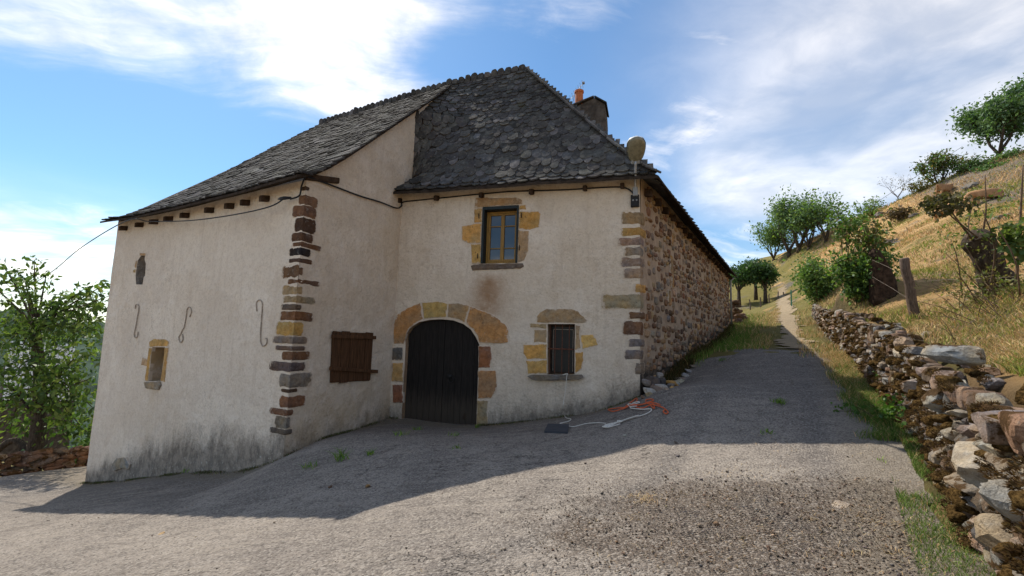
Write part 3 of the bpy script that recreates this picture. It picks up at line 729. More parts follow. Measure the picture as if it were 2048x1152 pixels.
def frame(Sfn, u, v):
    e = .004; p = Sfn(u, v); du = Sfn(min(u + e, 1), v) - Sfn(max(u - e, 0), v); dv = Sfn(u, min(v + e, 1)) - Sfn(u, max(v - e, 0))
    x = du / np.linalg.norm(du); n = np.cross(du, dv); n = n / np.linalg.norm(n); y = np.cross(n, x); return p, x, y, n
slate_jobs = []          # (screen size, matrix columns, variant)
def lay(Sfn, expo0, expo1, w0, w1, th, nmax=None, u0=0.0, u1=1.0):
    length = sum(np.linalg.norm(Sfn(.5, (k + 1) / 40) - Sfn(.5, k / 40)) for k in range(40)); d = 0.0; row = 0
    while d < length - .03:
        v = d / length; ex = lerp(expo0, expo1, v); wd = np.linalg.norm(Sfn(1, v)[:2] - Sfn(0, v)[:2])
        x = -rnd.uniform(0, w0) if Sfn is S_front else (-.03 if Sfn is S_left else rnd.uniform(.12, .3))
        while x < wd:
            k = lerp(1.0, .8, v); wt = min(rnd.uniform(w0, w1) * k, wd + .03 - x); wt = max(wt, .02); u = (x + wt / 2) / max(wd, .05)
            if -.02 < u < 1.02 and wt > .05:
                u = min(max(u, 0.0), 1.0)
                p, ax, ay, n = frame(Sfn, u, min(v, .995)); tk = th * rnd.uniform(.7, 1.35); ln = ex * rnd.uniform(1.65, 1.95)
                lift = tk * rnd.uniform(.75, 1.5); ayt = ay * ln - n * lift * .9
                rot = rnd.gauss(0, .05); axr = ax * math.cos(rot) + ay * math.sin(rot); ayt = ayt - ax * math.sin(rot) * ln
                o_ = p + n * (lift * .75 - .03) - ay * rnd.uniform(0, .035)
                if Sfn is S_east: o_ = o_ - n * .075 * max(0, 1 - max(0, x - .2) / 1.6)
                slate_jobs.append((Sfn, p, axr * wt * 1.06, ayt, n * tk, o_, rnd.randrange(14), v))
            x += wt
        d += ex; row += 1
lay(S_front, .175, .118, .16, .31, .028)
lay(S_left, .165, .12, .16, .32, .024)
n_lf = len(slate_jobs)
lay(S_east, .26, .22, .26, .46, .013)
def scr(job):
    p = job[1]; d = p - EYE; z = d @ fw
    if job[0] is S_east: return -1
    c = 0.0; nrm = job[4] / np.linalg.norm(job[4])
    return np.linalg.norm(job[2]) * np.linalg.norm(job[3]) / z ** 2 * max(0, -(nrm @ d) / np.linalg.norm(d))
order = sorted(range(len(slate_jobs)), key=lambda i: -scr(slate_jobs[i]))
indiv = set(order[:300]); mb = MB()
for i, job in enumerate(slate_jobs):
    _, p, ex_, ey_, ez_, o_, k, v = job
    if i in indiv:
        Mx = Matrix.Identity(4)
        for r_ in range(3): Mx[r_][0] = ex_[r_]; Mx[r_][1] = ey_[r_]; Mx[r_][2] = ez_[r_]; Mx[r_][3] = o_[r_]
        add('slate', VMESH[k], roof, Mx)
    else:
        v_, f_ = VAR[k]; P = o_[None] + v_[:, :1] * ex_ + v_[:, 1:2] * ey_ + v_[:, 2:3] * ez_; mb.add(P, f_, slate_tint(rnd))
mb.build('slates', 'slate', roof, kind='stuff')
# ridge and hip slates
def rock(r, n=2, box=.55, cuts=5, rough=.10):
    bm = bmesh.new(); bmesh.ops.create_icosphere(bm, subdivisions=n, radius=1.0)
    pl = [(Vector((r.gauss(0, 1), r.gauss(0, 1), r.gauss(0, 1))).normalized(), r.uniform(.55, .85)) for _ in range(cuts)]; sd = r.uniform(0, 99)
    for v in bm.verts:
        c = v.co; c = Vector([math.copysign(abs(x) ** box, x) for x in c]); c *= .82
        for nn, d in pl:
            k = c.dot(nn) - d
            if k > 0: c -= nn * k
        c *= 1 + rough * noise.noise(c * 1.7 + Vector((sd, 0, 0))) + rough * .5 * noise.noise(c * 4.1 + Vector((0, sd, 0)))
        v.co = c
    bm.verts.index_update(); V = np.array([tuple(v.co) for v in bm.verts]); F = [tuple(x.index for x in f.verts) for f in bm.faces]; bm.free()
    return V, F
def ridge_line(A, B, n, name='ridge_slate'):
    A = np.array(A); B = np.array(B)
    d = (B - A) / np.linalg.norm(B - A); side = np.cross(d, [0, 0, 1]); side = side / np.linalg.norm(side); L = np.linalg.norm(B - A)
    for k in range(n):
        w_ = L / n; c = A + (B - A) * (k + .5) / n; h = rnd.uniform(.06, .13); lean = rnd.uniform(-.25, .25)
        out = [(-.5, -.6), (.5, -.6), (.52, .3), (.38, .85), (.1, 1.0), (-.3, .92), (-.5, .4)]
        up = np.array([0, 0, 1.0]) + side * lean; Vv = []
        for s_ in (-1, 1):
            for x, y in out: Vv.append(c + d * x * w_ * rnd.uniform(.80, .95) + up * y * h * (1 if y > 0 else 2.0) + side * s_ * rnd.uniform(.045, .075))
        m = len(out); Ff = [tuple(range(m))[::-1], tuple(range(m, 2 * m))] + [(i_, (i_ + 1) % m, (i_ + 1) % m + m, i_ + m) for i_ in range(m)]
        part(name, Vv, Ff, 'slate', roof, slate_tint(rnd))
ridge_line(Etop + [0, 0, .03], Ttop + [0, 0, .03], 30)
ridge_line(Ttop + [0, 0, .03], Ptop + [0, 0, .03], 11)
for k in range(25):      # overlapping slates folded over the hip
    v0 = k / 26; a = S_front(1, v0); b = S_front(1, min(.99, (k + 1.6) / 26)); d = b - a; c = (a + b) / 2 + np.array([0, 0, .035 + .012 * rnd.random()])
    sd = np.cross(d, [0, 0, 1]); sd /= np.linalg.norm(sd); up = np.cross(sd, d); up /= np.linalg.norm(up)
    Vb, Fb = box(c, sd * rnd.uniform(.09, .14), d * .5, up * .022, .01); part('hip_slate', Vb, Fb, 'slate', roof, slate_tint(rnd))

# rafter ends ------------------------------------------------------------------
def rafter(pl, a, z, w=.045, h=.06, lin=.45, lout=.17):
    c = pl.p(a, z, (lout - lin) / 2); u3 = np.array([*pl.u, 0]); n3 = np.array([*pl.n, -.22]); n3 /= np.linalg.norm(n3)
    Vb, Fb = box(c, u3 * w * rnd.uniform(.85, 1.15), n3 * (lin + lout) / 2, np.array([0, 0, 1.0]) * h, .012); part('rafter', Vb, Fb, 'beam_wood', house)
for px in (803, 877, 966, 1065, 1171, 1245): rafter(PF, PF.pix(px, 375)[0], 4.86)
for px in (538, 500, 469, 430, 382, 350, 322, 294, 263): rafter(PL, PL.pix(px, 385)[0], 4.17)
for k in range(20): rafter(PE, .35 + k * (PE.L - .5) / 19, 4.80, .06, .08)
Vb, Fb = box(PS.p(.38, 4.50, .0), np.array([*PS.u, .25]) * .40, np.array([*PS.n, 0]) * .05, (0, 0, .06), .015); part('wall_plate', Vb, Fb, 'beam_wood', house)

# dressed stones around the openings ------------------------------------------------------------------
OCH = (.56, .35, .135); YEL = (.58, .41, .16); BEI = (.44, .345, .22); RED = (.31, .150, .085); ORG = (.46, .262, .125); GRY = (.275, .235, .20); DGR = (.155, .132, .115); BRN = (.205, .120, .075); DBR = (.125, .078, .055); PNK = (.42, .29, .17); RBR = (.245, .135, .085)
def vary(c, k=.12): f = 1 + rnd.uniform(-k, k); return tuple(x * f * (1 + rnd.uniform(-.04, .04)) for x in c)
def slab(name, pl, P, col, proud=.018, depth=.06, parent=house, step=.09, jit=.008, inset=.022, mat='dressed_stone', bulge=.012, edge=1.0):
    """stone with an outline in wall coordinates, arrised edge and uneven face"""
    P = resample(P, step); n = len(P); c = sum(P) / n; V = []
    P = [p + np.array([rnd.uniform(-jit, jit), rnd.uniform(-jit, jit)]) for p in P]
    R_ = max(np.linalg.norm(p - c) for p in P)
    for p in P: V.append(pl.p(p[0], p[1], -depth))
    for p in P: V.append(pl.p(p[0], p[1], proud - inset * .6))
    for p in P:
        d = c - p; l = np.linalg.norm(d) + 1e-6; q = p + d / l * min(inset, l * .5); V.append(pl.p(q[0], q[1], proud + rnd.uniform(-.004, .004)))
    for p in P:
        q = p + (c - p) * .5; V.append(pl.p(q[0], q[1], proud + bulge * rnd.uniform(.1, 1.0)))
    V.append(pl.p(c[0], c[1], proud + bulge * rnd.uniform(0, 1)))
    F = []
    for k in range(3):
        for i in range(n): j = (i + 1) % n; F.append((k * n + i, k * n + j, (k + 1) * n + j, (k + 1) * n + i))
    for i in range(n): F.append((3 * n + i, 3 * n + (i + 1) % n, 4 * n))
    a2 = sum(P[i][0] * P[(i + 1) % n][1] - P[(i + 1) % n][0] * P[i][1] for i in range(n))
    if a2 < 0: F = [f[::-1] for f in F]
    cv = vary(col); T_ = [(*cv, .95 * edge)] * (2 * n) + [(*cv, .60 * edge)] * n + [(*cv, .10 * edge)] * n + [(*cv, 0.0)]
    return part(name, V, F, mat, parent, np.array(T_), False)
def stones(pl, conv, lst, name, **kw):
    for col, P in lst: slab(name, pl, on(pl, conv(P)), col, **kw)
stones(PF, C4, [
    (ORG, [(130, 432), (125, 300), (150, 235), (225, 187), (312, 154), (328, 262), (270, 293), (222, 343), (195, 432)]),
    (YEL, [(319, 152), (430, 145), (495, 160), (487, 252), (331, 264)]),
    (PNK, [(499, 160), (560, 155), (642, 176), (612, 290), (550, 263), (490, 252)]),
    (ORG, [(646, 177), (800, 235), (880, 300), (905, 340), (903, 420), (880, 430), (708, 430), (697, 380), (660, 330), (616, 294)])], 'arch_stone')
stones(PF, C4, [
    (DGR, [(112, 455), (193, 455), (193, 545), (115, 545)]), (OCH, [(122, 560), (193, 560), (193, 690), (112, 688)]), (RED, [(118, 705), (192, 705), (192, 832), (122, 835)]),
    (RED, [(702, 447), (785, 447), (795, 520), (780, 595), (701, 598)]), (ORG, [(699, 612), (820, 612), (830, 700), (820, 760), (790, 800), (697, 805)]),
    (BEI, [(693, 812), (765, 816), (768, 985), (686, 985)])], 'jamb_stone')
stones(PF, C3, [
    (PNK, [(680, 120), (960, 120), (1000, 135), (1000, 162), (974, 166), (732, 184), (672, 190)]), (OCH, [(672, 196), (729, 188), (727, 288), (672, 290)]),
    (OCH, [(585, 312), (660, 300), (724, 292), (721, 428), (640, 432), (590, 410)]), (OCH, [(650, 437), (720, 432), (719, 566), (655, 572)]),
    (OCH, [(977, 172), (1025, 168), (1025, 200), (976, 204)]), (OCH, [(976, 212), (1110, 210), (1125, 230), (1118, 320), (1050, 340), (972, 332)]),
    (PNK, [(972, 340), (1045, 345), (1040, 480), (1010, 550), (967, 562)])], 'window_stone')
slab('sill', PF, on(PF, C3([(650, 580), (720, 571), (1000, 566), (1010, 585), (985, 600), (660, 612)])), (.20, .155, .12), proud=.03, edge=0)
stones(PF, C4, [
    (PNK, [(1095, 250), (1115, 220), (1160, 195), (1330, 195), (1375, 210), (1440, 272), (1420, 290), (1150, 292), (1095, 285)]),
    (BEI, [(1047, 294), (1167, 298), (1168, 330), (1050, 322)]), (BEI, [(1078, 336), (1168, 334), (1168, 426), (1075, 424)]),
    (OCH, [(1000, 437), (1168, 434), (1168, 535), (1030, 538), (1005, 500)]), (OCH, [(1022, 546), (1168, 542), (1168, 632), (1035, 638)]),
    (BEI, [(1358, 300), (1392, 302), (1384, 362), (1396, 465), (1357, 478)]), (YEL, [(1392, 370), (1480, 365), (1500, 390), (1515, 440), (1405, 472)]),
    (OCH, [(1357, 490), (1410, 485), (1415, 540), (1400, 600), (1356, 632)])], 'window_stone')
slab('sill', PF, on(PF, C4([(1040, 650), (1060, 643), (1400, 641), (1414, 660), (1380, 675), (1130, 680), (1070, 672)])), (.21, .19, .165), proud=.11, bulge=.02, edge=0)
stones(PL, K2, [(OCH, [(445, 202), (480, 184), (545, 184), (575, 202), (570, 232), (447, 236)]), (OCH, [(446, 240), (464, 240), (438, 455), (419, 455)]),
    (BEI, [(403, 300), (442, 318), (436, 362), (393, 352)]), (OCH, [(548, 240), (571, 236), (546, 466), (520, 455)])], 'window_stone')
slab('sill', PL, on(PL, K2([(420, 460), (520, 458), (527, 480), (510, 512), (430, 498)])), (.30, .25, .18), proud=.05, edge=0)
stones(PL, K1, [(PNK, [(384, 596), (424, 596), (424, 611), (384, 611)]), (BEI, [(362, 640), (371, 642), (364, 690), (353, 690)]), (BEI, [(347, 700), (362, 700), (356, 722), (345, 722)])], 'loophole_stone', step=.05, jit=.004)
slab('render_patch', PL, on(PL, K2([(205, 1000), (240, 945), (300, 940), (325, 985), (315, 1020), (270, 1010), (225, 1030)])), (.34, .32, .29), proud=.03, mat='rubble')

# corner quoins, each one a block wrapping the corner ------------------------------------------------------------------
def quoin(name, pa, pb, a, b, z0, z1_, col, proud=.012, mat='rubble'):
    """pa ends at the corner, pb starts there"""
    K = pa.p(pa.L, 0, 0)[:2]; bis = (pa.n + pb.n); bis = bis / np.linalg.norm(bis)
    plan = [K - pa.u * a + pa.n * proud, K + bis * proud * 1.25, K + pb.u * b + pb.n * proud, K + pb.u * b - pb.n * .08, K - bis * .14, K - pa.u * a - pa.n * .08]
    pts = resample(plan, .045); n = len(pts); c = sum(pts) / n; V = []; h = z1_ - z0; sd = rnd.uniform(0, 99)
    lvs = ((0, .034), (.10, .012), (.28, .0), (.5, 0), (.72, .0), (.90, .012), (1, .034))
    for lv, ins in lvs:
        for p in pts:
            d = c - p; l = np.linalg.norm(d); q = p + d / l * min(ins, l * .4); zz = z0 + h * lv
            k = .012 * noise.noise(Vector((p[0] * 7, p[1] * 7, zz * 9 + sd))) + .010 * noise.noise(Vector((p[0] * 19, p[1] * 19, zz * 21 + sd))); q = q + bis * k
            V.append((q[0], q[1], zz + .018 * min(1, h / .2) * noise.noise(Vector((p[0] * 5 + sd, p[1] * 5, lv * 3.1 + sd)))))
    F = []
    for k in range(6):
        for i in range(n): j = (i + 1) % n; F.append((k * n + i, k * n + j, (k + 1) * n + j, (k + 1) * n + i))
    F.append(tuple(range(n))[::-1]); F.append(tuple(6 * n + i for i in range(n)))
    cv = vary(col); T_ = []
    for lv, ins in lvs:
        for p in pts:
            da = abs((p - K) @ pa.u); db = abs((p - K) @ pb.u); en = max((da / a) if (p - K) @ pa.u < -.02 else 0, (db / b) if (p - K) @ pb.u > .02 else 0)
            T_.append((*cv, max(.85 if lv in (0, 1) else (.45 if lv in (.10, .90) else .05), sstep(.72, 1.0, en) * .85)))
    part(name, V, F, mat, house, np.array(T_), False)
QQ = [(K1, 180, 205, 1410, 1460, DBR), (K1, 230, 290, 1405, 1520, RBR), (K1, 295, 365, 1365, 1510, BRN), (K1, 372, 460, 1380, 1505, DBR), (K1, 465, 518, 1360, 1490, DBR),
      (K1, 526, 556, 1365, 1545, BRN), (K1, 562, 612, 1345, 1475, (.05, .042, .04)), (K1, 626, 657, 1342, 1485, DBR), (K1, 675, 750, 1300, 1425, BRN), (K1, 760, 792, 1335, 1535, BRN),
      (K1, 803, 858, 1300, 1420, BEI), (K1, 866, 912, 1305, 1505, BEI), (K1, 922, 958, 1290, 1415, DGR), (K1, 970, 1026, 1285, 1490, RBR), (K1, 1040, 1122, 1258, 1425, OCH),
      (K2, 172, 216, 1235, 1450, GRY), (K2, 234, 262, 1250, 1440, (.16, .12, .10)), (K2, 270, 324, 1295, 1468, BRN), (K2, 340, 400, 1215, 1440, (.17, .13, .12)), (K2, 414, 502, 1280, 1478, GRY),
      (K2, 514, 537, 1290, 1390, DBR), (K2, 566, 637, 1280, 1435, RBR), (K2, 650, 690, 1215, 1360, BRN), (K2, 700, 776, 1250, 1340, GRY), (K2, 782, 816, 1215, 1355, DGR)]
for cv, y0, y1, xl, xr, col in QQ:
    (pxl, py0), (pxr, py1) = cv([(xl, y0), (xr, y1)])
    al, zt = PL.pix(pxl, py0); _, zb = PL.pix((pxl + pxr) / 2, py1); br, _ = PS.pix(pxr, py1)
    _, zt = PL.pix(592, py0); _, zb = PL.pix(592, py1)
    hq = (zt - zb) * .07; quoin('quoin_stone', PL, PS, max(.08, PL.L - al), max(.08, br), zb - hq, zt + hq, col)
RQ = [(C3, 207, 303, 1668, PNK, .34), (C3, 318, 382, 1668, OCH, .42), (C3, 386, 447, 1645, (.36, .275, .21), .24), (C3, 450, 517, 1690, (.33, .27, .215), .2), (C3, 522, 590, 1665, (.31, .26, .22), .3), (C3, 596, 668, 1682, (.35, .28, .21), .22),
      (C3, 700, 764, 1765, OCH, .40), (C3, 775, 872, 1532, BEI, .22), (C3, 892, 942, 1718, BRN, .32), (C3, 955, 1056, 1678, RBR, .20), (C4, 398, 455, 1715, GRY, .3), (C4, 470, 540, 1690, GRY, .2), (C4, 560, 640, 1765, GRY, .3)]
for cv, y0, y1, xl, col, wr in RQ:
    (pxl, py0), (_, py1) = cv([(xl, y0), (xl, y1)]); a_, _ = PF.pix(pxl, py0)
    _, zt = PF.pix(1270, py0); _, zb = PF.pix(1270, py1); quoin('quoin_stone', PF, PE, max(.1, PF.L - a_), wr, zb, zt, col, .014, 'rubble')

# rubble stones of the long side wall ------------------------------------------------------------------
jobs = []; zrow = .3
while zrow < 4.85:
    h = rnd.uniform(.10, .25); a = rnd.uniform(.25, .5) if True else 0
    while a < PE.L - .1:
        wd = rnd.uniform(.12, .42) * (1.2 if h > .18 else 1); q = PE.p(a, 0); zz = zrow + rnd.uniform(-.05, .05)
        if zz > z1(q[0], q[1]) - .15 and rnd.random() < .86: jobs.append((a + wd / 2, zz + h / 2, wd * rnd.uniform(.68, .93), h * rnd.uniform(.7, .97)))
        a += wd * 1.04
    zrow += h * .98
def side_stone(a, z, wd, h):
    n = 9; P = []; e = rnd.uniform(.5, .85)
    for k in range(n):
        th = 2 * pi * k / n + rnd.uniform(-.15, .15); c, s = math.cos(th), math.sin(th)
        P.append(np.array([a + math.copysign(abs(c) ** e, c) * wd / 2 * rnd.uniform(.8, 1.05), z + math.copysign(abs(s) ** e, s) * h / 2 * rnd.uniform(.8, 1.05)]))
    ctr = sum(P) / n; pr = rnd.uniform(.008, .035); V = []
    for p in P: V.append(PE.p(p[0], p[1], -.05))
    for p in P: q = p + (ctr - p) * .06; V.append(PE.p(q[0], q[1], pr * .6))
    for p in P: q = p + (ctr - p) * .28; V.append(PE.p(q[0], q[1], pr + rnd.uniform(0, .02)))
    V.append(PE.p(ctr[0], ctr[1], pr + .02))
    F = [(k * n + i, k * n + (i + 1) % n, (k + 1) * n + (i + 1) % n, (k + 1) * n + i) for k in range(2) for i in range(n)] + [(2 * n + i, 2 * n + (i + 1) % n, 3 * n) for i in range(n)]
    return V, F
def side_col():
    k = rnd.random(); return vary((.29, .16, .10) if k < .16 else (.27, .17, .11) if k < .38 else (.18, .115, .08) if k < .46 else (.30, .25, .205) if k < .70 else (.48, .33, .18) if k < .80 else (.44, .33, .235), .22)
jobs.sort(key=lambda j: (j[0] + 2.5) ** 2 / (j[2] * j[3]) ** .9)
mb = MB()
for k, j in enumerate(jobs):
    V, F = side_stone(*j)
    if k < 300: part('wall_stone', V, F, 'rubble', house, side_col())
    else: mb.add(V, F, side_col())
mb.build('wall_stones', 'rubble', house, kind='stuff')
# ochre dressed blocks of a blocked opening in the side wall
for px, py, w_, h_ in ((1341, 533, .30, .42), (1343, 562, .22, .38), (1336, 592, .26, .3), (1342, 480, .2, .3), (1420, 545, .25, .5)):
    a, z = PE.pix(px, py); slab('window_stone', PE, [(a - w_ / 2, z - h_ / 2), (a + w_ / 2, z - h_ / 2), (a + w_ / 2, z + h_ / 2), (a - w_ / 2, z + h_ / 2)], (.40, .27, .14), proud=.045, mat='rubble')

# arched door ------------------------------------------------------------------
u3 = np.array([*PF.u, 0]); n3 = np.array([*PF.n, 0]); zup = np.array([0, 0, 1.0])
def arch_top(a):
    xs = [p[0] for p in archa]; zs = [p[1] for p in archa]; return float(np.interp(a, xs, zs))
mid = PF.pix(*C4([(453, 500)])[0])[0]
for lo, hi in ((dl + .005, mid - .004), (mid + .004, dr - .005)):
    V = []; F = []; xs = np.linspace(lo, hi, 12)
    for off in (-.14, -.19):
        for x in xs: V += [PF.p(x, -.72, off), PF.p(x, arch_top(x) - .012, off)]
    m = 24
    for i in range(11): a = 2 * i; F += [(a, a + 2, a + 3, a + 1), (m + a, m + a + 1, m + a + 3, m + a + 2), (a + 1, a + 3, m + a + 3, m + a + 1)]
    F += [(0, 1, m + 1, m), (22, m + 22, m + 23, 23)]
    leaf = part('door_leaf', V, F, 'door_wood', house)
    npk = 6; wpl = (hi - lo) / npk
    for k in range(npk):
        a0_ = lo + k * wpl + .0018; a1_ = lo + (k + 1) * wpl - .0018; V = []
        for off in (-.14, -.118 + rnd.uniform(-.003, .003)):
            for a_, e in ((a0_, 1), (a1_, 1)):
                V += [PF.p(a_ + (.002 if off > -.13 and a_ == a0_ else (-.002 if off > -.13 else 0)), -.70 + rnd.uniform(0, .02), off), PF.p(a_, arch_top(a_) - .015, off)]
        part('plank', V, [(4, 6, 7, 5), (0, 4, 5, 1), (2, 3, 7, 6), (1, 5, 7, 3), (0, 2, 6, 4)], 'door_wood', leaf)
cx, cz = PF.pix(*C4([(505, 668)])[0])
P = [PF.p(cx + .06 * math.sin(k / 14 * 2 * pi), cz - .03 + .06 * math.cos(k / 14 * 2 * pi), -.085) for k in range(15)]
hd = MB(); hd.add(*tube(P, .011, 6)); hd.add(*box(PF.p(cx - .05, cz + .03, -.105), u3 * .06, zup * .05, n3 * .012, .005)); hd.add(*box(PF.p(cx, cz + .04, -.09), u3 * .02, zup * .02, n3 * .03, .006))
hd.build('door_handle', 'black_iron', leaf, True)
px_, pz_ = PF.pix(*C4([(592, 930)])[0])
for dx, w_, h_, z_ in ((0, .007, .07, 0), (.04, .006, .04, .02), (-.03, .005, .04, -.02)):   # splintered foot of the right leaf
    Vb, Fb = box(PF.p(px_ + dx, pz_ + z_, -.112), u3 * w_, zup * h_, n3 * .006); part('splinter', Vb, Fb, 'beam_wood', leaf)
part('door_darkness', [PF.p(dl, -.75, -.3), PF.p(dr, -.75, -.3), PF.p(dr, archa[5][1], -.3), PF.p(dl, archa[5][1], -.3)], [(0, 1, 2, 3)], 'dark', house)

# upper window ------------------------------------------------------------------
wa = sum(p[0] for p in (win_open[0], win_open[3])) / 2; wb_ = sum(p[0] for p in (win_open[1], win_open[2])) / 2; wz0 = win_open[3][1]; wz1 = (win_open[0][1] + win_open[1][1]) / 2
def bar(name, pl, a0_, a1_, z0, z1_, o0, o1, mat, parent, bev=.004):
    U = np.array([*pl.u, 0]); N = np.array([*pl.n, 0])
    Vb, Fb = box(pl.p((a0_ + a1_) / 2, (z0 + z1_) / 2, (o0 + o1) / 2), U * (a1_ - a0_) / 2, N * (o1 - o0) / 2, zup * (z1_ - z0) / 2, bev); return part(name, Vb, Fb, mat, parent)
upper = MB()
for a0_, a1_, z0, z1_ in ((wa - .005, wa + .045, wz0, wz1), (wb_ - .04, wb_ + .005, wz0, wz1), (wa + .045, wb_ - .04, wz1 - .075, wz1)):
    upper.add(*box(PF.p((a0_ + a1_) / 2, (z0 + z1_) / 2, -.10), u3 * (a1_ - a0_) / 2, n3 * .125, zup * (z1_ - z0) / 2, .006))
uw = upper.build('window', 'green_paint', house); uw['label'] = 'upper window with dark green outer frame and ochre wooden casements'
ia, ib = wa + .047, wb_ - .042; iz0, iz1 = wz0 + .02, wz1 - .077; im = (ia + ib) / 2
fr = MB()
for a0_, a1_, z0, z1_ in ((ia, ia + .045, iz0, iz1), (ib - .045, ib, iz0, iz1), (ia + .045, ib - .045, iz1 - .045, iz1), (ia + .045, ib - .045, iz0, iz0 + .05)):
    fr.add(*box(PF.p((a0_ + a1_) / 2, (z0 + z1_) / 2, -.20), u3 * (a1_ - a0_) / 2, n3 * .035, zup * (z1_ - z0) / 2, .005))
fr.build('casement_frame', 'window_wood', uw)
for lo, hi in ((ia + .045, im), (im, ib - .045)):
    cs = MB(); st_ = .042
    for a0_, a1_, z0, z1_ in ((lo + .001, lo + st_, iz0 + .05, iz1 - .045), (hi - st_, hi - .001, iz0 + .05, iz1 - .045), (lo + st_, hi - st_, iz1 - .085, iz1 - .045), (lo + st_, hi - st_, iz0 + .05, iz0 + .10)):
        cs.add(*box(PF.p((a0_ + a1_) / 2, (z0 + z1_) / 2, -.205), u3 * (a1_ - a0_) / 2, n3 * .025, zup * (z1_ - z0) / 2, .004))
    H = iz1 - .085 - (iz0 + .10); zs_ = [iz0 + .10, iz0 + .10 + H * .25, iz0 + .10 + H * .75, iz1 - .085]
    for zz in zs_[1:3]: cs.add(*box(PF.p((lo + hi) / 2, zz, -.205), u3 * ((hi - lo) / 2 - st_), n3 * .018, zup * .011, .003))
    co = cs.build('casement', 'window_wood', uw)
    for k in range(3): bar('pane', PF, lo + st_ - .003, hi - st_ + .003, zs_[k] + (.011 if k else 0), zs_[k + 1] - (.011 if k < 2 else 0), -.222, -.216, 'pane', uw, 0)
Vb, Fb = box(PF.p(im, iz0 + .3, -.182), u3 * .012, n3 * .004, zup * (iz1 - iz0) * .46, .002); part('meeting_strip', Vb, Fb, 'window_wood', uw)
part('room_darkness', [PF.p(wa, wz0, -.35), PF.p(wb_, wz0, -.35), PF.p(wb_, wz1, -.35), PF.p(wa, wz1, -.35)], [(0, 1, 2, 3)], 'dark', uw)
for x, y in ((709, 245), (700, 515), (995, 240), (981, 460)):       # shutter pintles
    a, z = PF.pix(*C3([(x, y)])[0]); pm = MB(); pm.add(*tube([PF.p(a, z - .06, .03), PF.p(a, z - .02, .05), PF.p(a, z + .05, .05)], .011, 6)); pm.add(*tube([PF.p(a, z, -.02), PF.p(a, z, .05)], .009, 5)); pm.build('pintle', 'black_iron', house, True)

# barred lower window ------------------------------------------------------------------
ba = (bar_open[0][0] + bar_open[3][0]) / 2; bb = (bar_open[1][0] + bar_open[2][0]) / 2; bz0 = bar_open[3][1]; bz1 = bar_open[0][1]
bw = MB()
for a0_, a1_, z0, z1_ in ((ba + .002, ba + .05, bz0, bz1), (bb - .045, bb - .002, bz0, bz1), (ba + .05, bb - .045, bz1 - .05, bz1), (ba + .05, bb - .045, bz0, bz0 + .05)):
    bw.add(*box(PF.p((a0_ + a1_) / 2, (z0 + z1_) / 2, -.20), u3 * (a1_ - a0_) / 2, n3 * .03, zup * (z1_ - z0) / 2, .004))
bwo = bw.build('window', 'beam_wood', house); bwo['label'] = 'lower window behind rusty iron bars with dark glass'
bar('pane', PF, ba + .045, bb - .04, bz0 + .045, bz1 - .045, -.222, -.216, 'dark_pane', bwo, 0)
inner = MB()
for a0_, a1_, z0, z1_ in ((ba + .075, ba + .085, bz0 + .07, bz1 - .10), (bb - .075, bb - .065, bz0 + .07, bz1 - .10), (ba + .075, bb - .065, bz1 - .11, bz1 - .10)):
    inner.add(*box(PF.p((a0_ + a1_) / 2, (z0 + z1_) / 2, -.21), u3 * (a1_ - a0_) / 2, n3 * .004, zup * (z1_ - z0) / 2))
inner.build('glazing_bead', 'grey_iron', bwo)
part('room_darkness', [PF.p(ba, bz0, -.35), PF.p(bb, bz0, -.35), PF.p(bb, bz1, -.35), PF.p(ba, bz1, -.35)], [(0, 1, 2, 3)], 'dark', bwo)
for x in (1180, 1216, 1264, 1312):
    a, _ = PF.pix(*C4([(x, 480)])[0]); V, F = tube([PF.p(a, bz0 - .01, -.06), PF.p(a, bz1 + .01, -.06)], .0105, 4); part('bar', V, F, 'rusty_iron', bwo)
_, zc = PF.pix(*C4([(1260, 468)])[0]); bar('crossbar', PF, ba - .01, bb + .01, zc - .014, zc + .014, -.056, -.044, 'rusty_iron', bwo, .002)

# openings of the left wall ------------------------------------------------------------------
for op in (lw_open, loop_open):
    part('recess', [PL.p(p[0], p[1], -.30) for p in op], [tuple(range(len(op)))], 'dark' if op is loop_open else 'beam_wood', house)  # loophole back: black sheet put in for its deep shade
a, z = PL.pix(*K2([(490, 380)])[0]); slab('blocking_stone', PL, [(a - .14, z - .28), (a + .06, z - .28), (a + .04, z + .1), (a - .12, z + .06)], BRN, proud=-.22, depth=.3, mat='rubble')

# plank shutter ------------------------------------------------------------------
sc = on(PS, K2([(1610, 140), (1868, 148), (1848, 452), (1594, 466)]))
sh_root = part('shutter', [PS.p(p[0], p[1], .012) for p in sc] + [PS.p(p[0], p[1], .022) for p in sc], [(3, 2, 1, 0), (4, 5, 6, 7)] + [(i, (i + 1) % 4, (i + 1) % 4 + 4, i + 4) for i in range(4)], 'shutter_wood', house)
sh_root['label'] = 'closed brown plank shutter with two wooden battens'
for k in range(5):
    u0_, u1_ = k / 5 + .006, (k + 1) / 5 - .006; A = np.array(sc)
    tl = A[0] + (A[1] - A[0]) * u0_; tr_ = A[0] + (A[1] - A[0]) * u1_; bl = A[3] + (A[2] - A[3]) * u0_; br_ = A[3] + (A[2] - A[3]) * u1_; dt = rnd.uniform(-.02, .025); db = rnd.uniform(-.02, .02)
    V = []
    for off in (.021, .045 + rnd.uniform(-.004, .004)):
        V += [PS.p(bl[0], bl[1] + db, off), PS.p(br_[0], br_[1] + db + .008, off), PS.p(tr_[0], tr_[1] + dt, off), PS.p(tl[0], tl[1] + dt + rnd.uniform(-.02, .02), off)]
    part('plank', V, [(4, 5, 6, 7), (0, 4, 7, 3), (1, 2, 6, 5), (3, 7, 6, 2), (0, 1, 5, 4)], 'shutter_wood', sh_root)
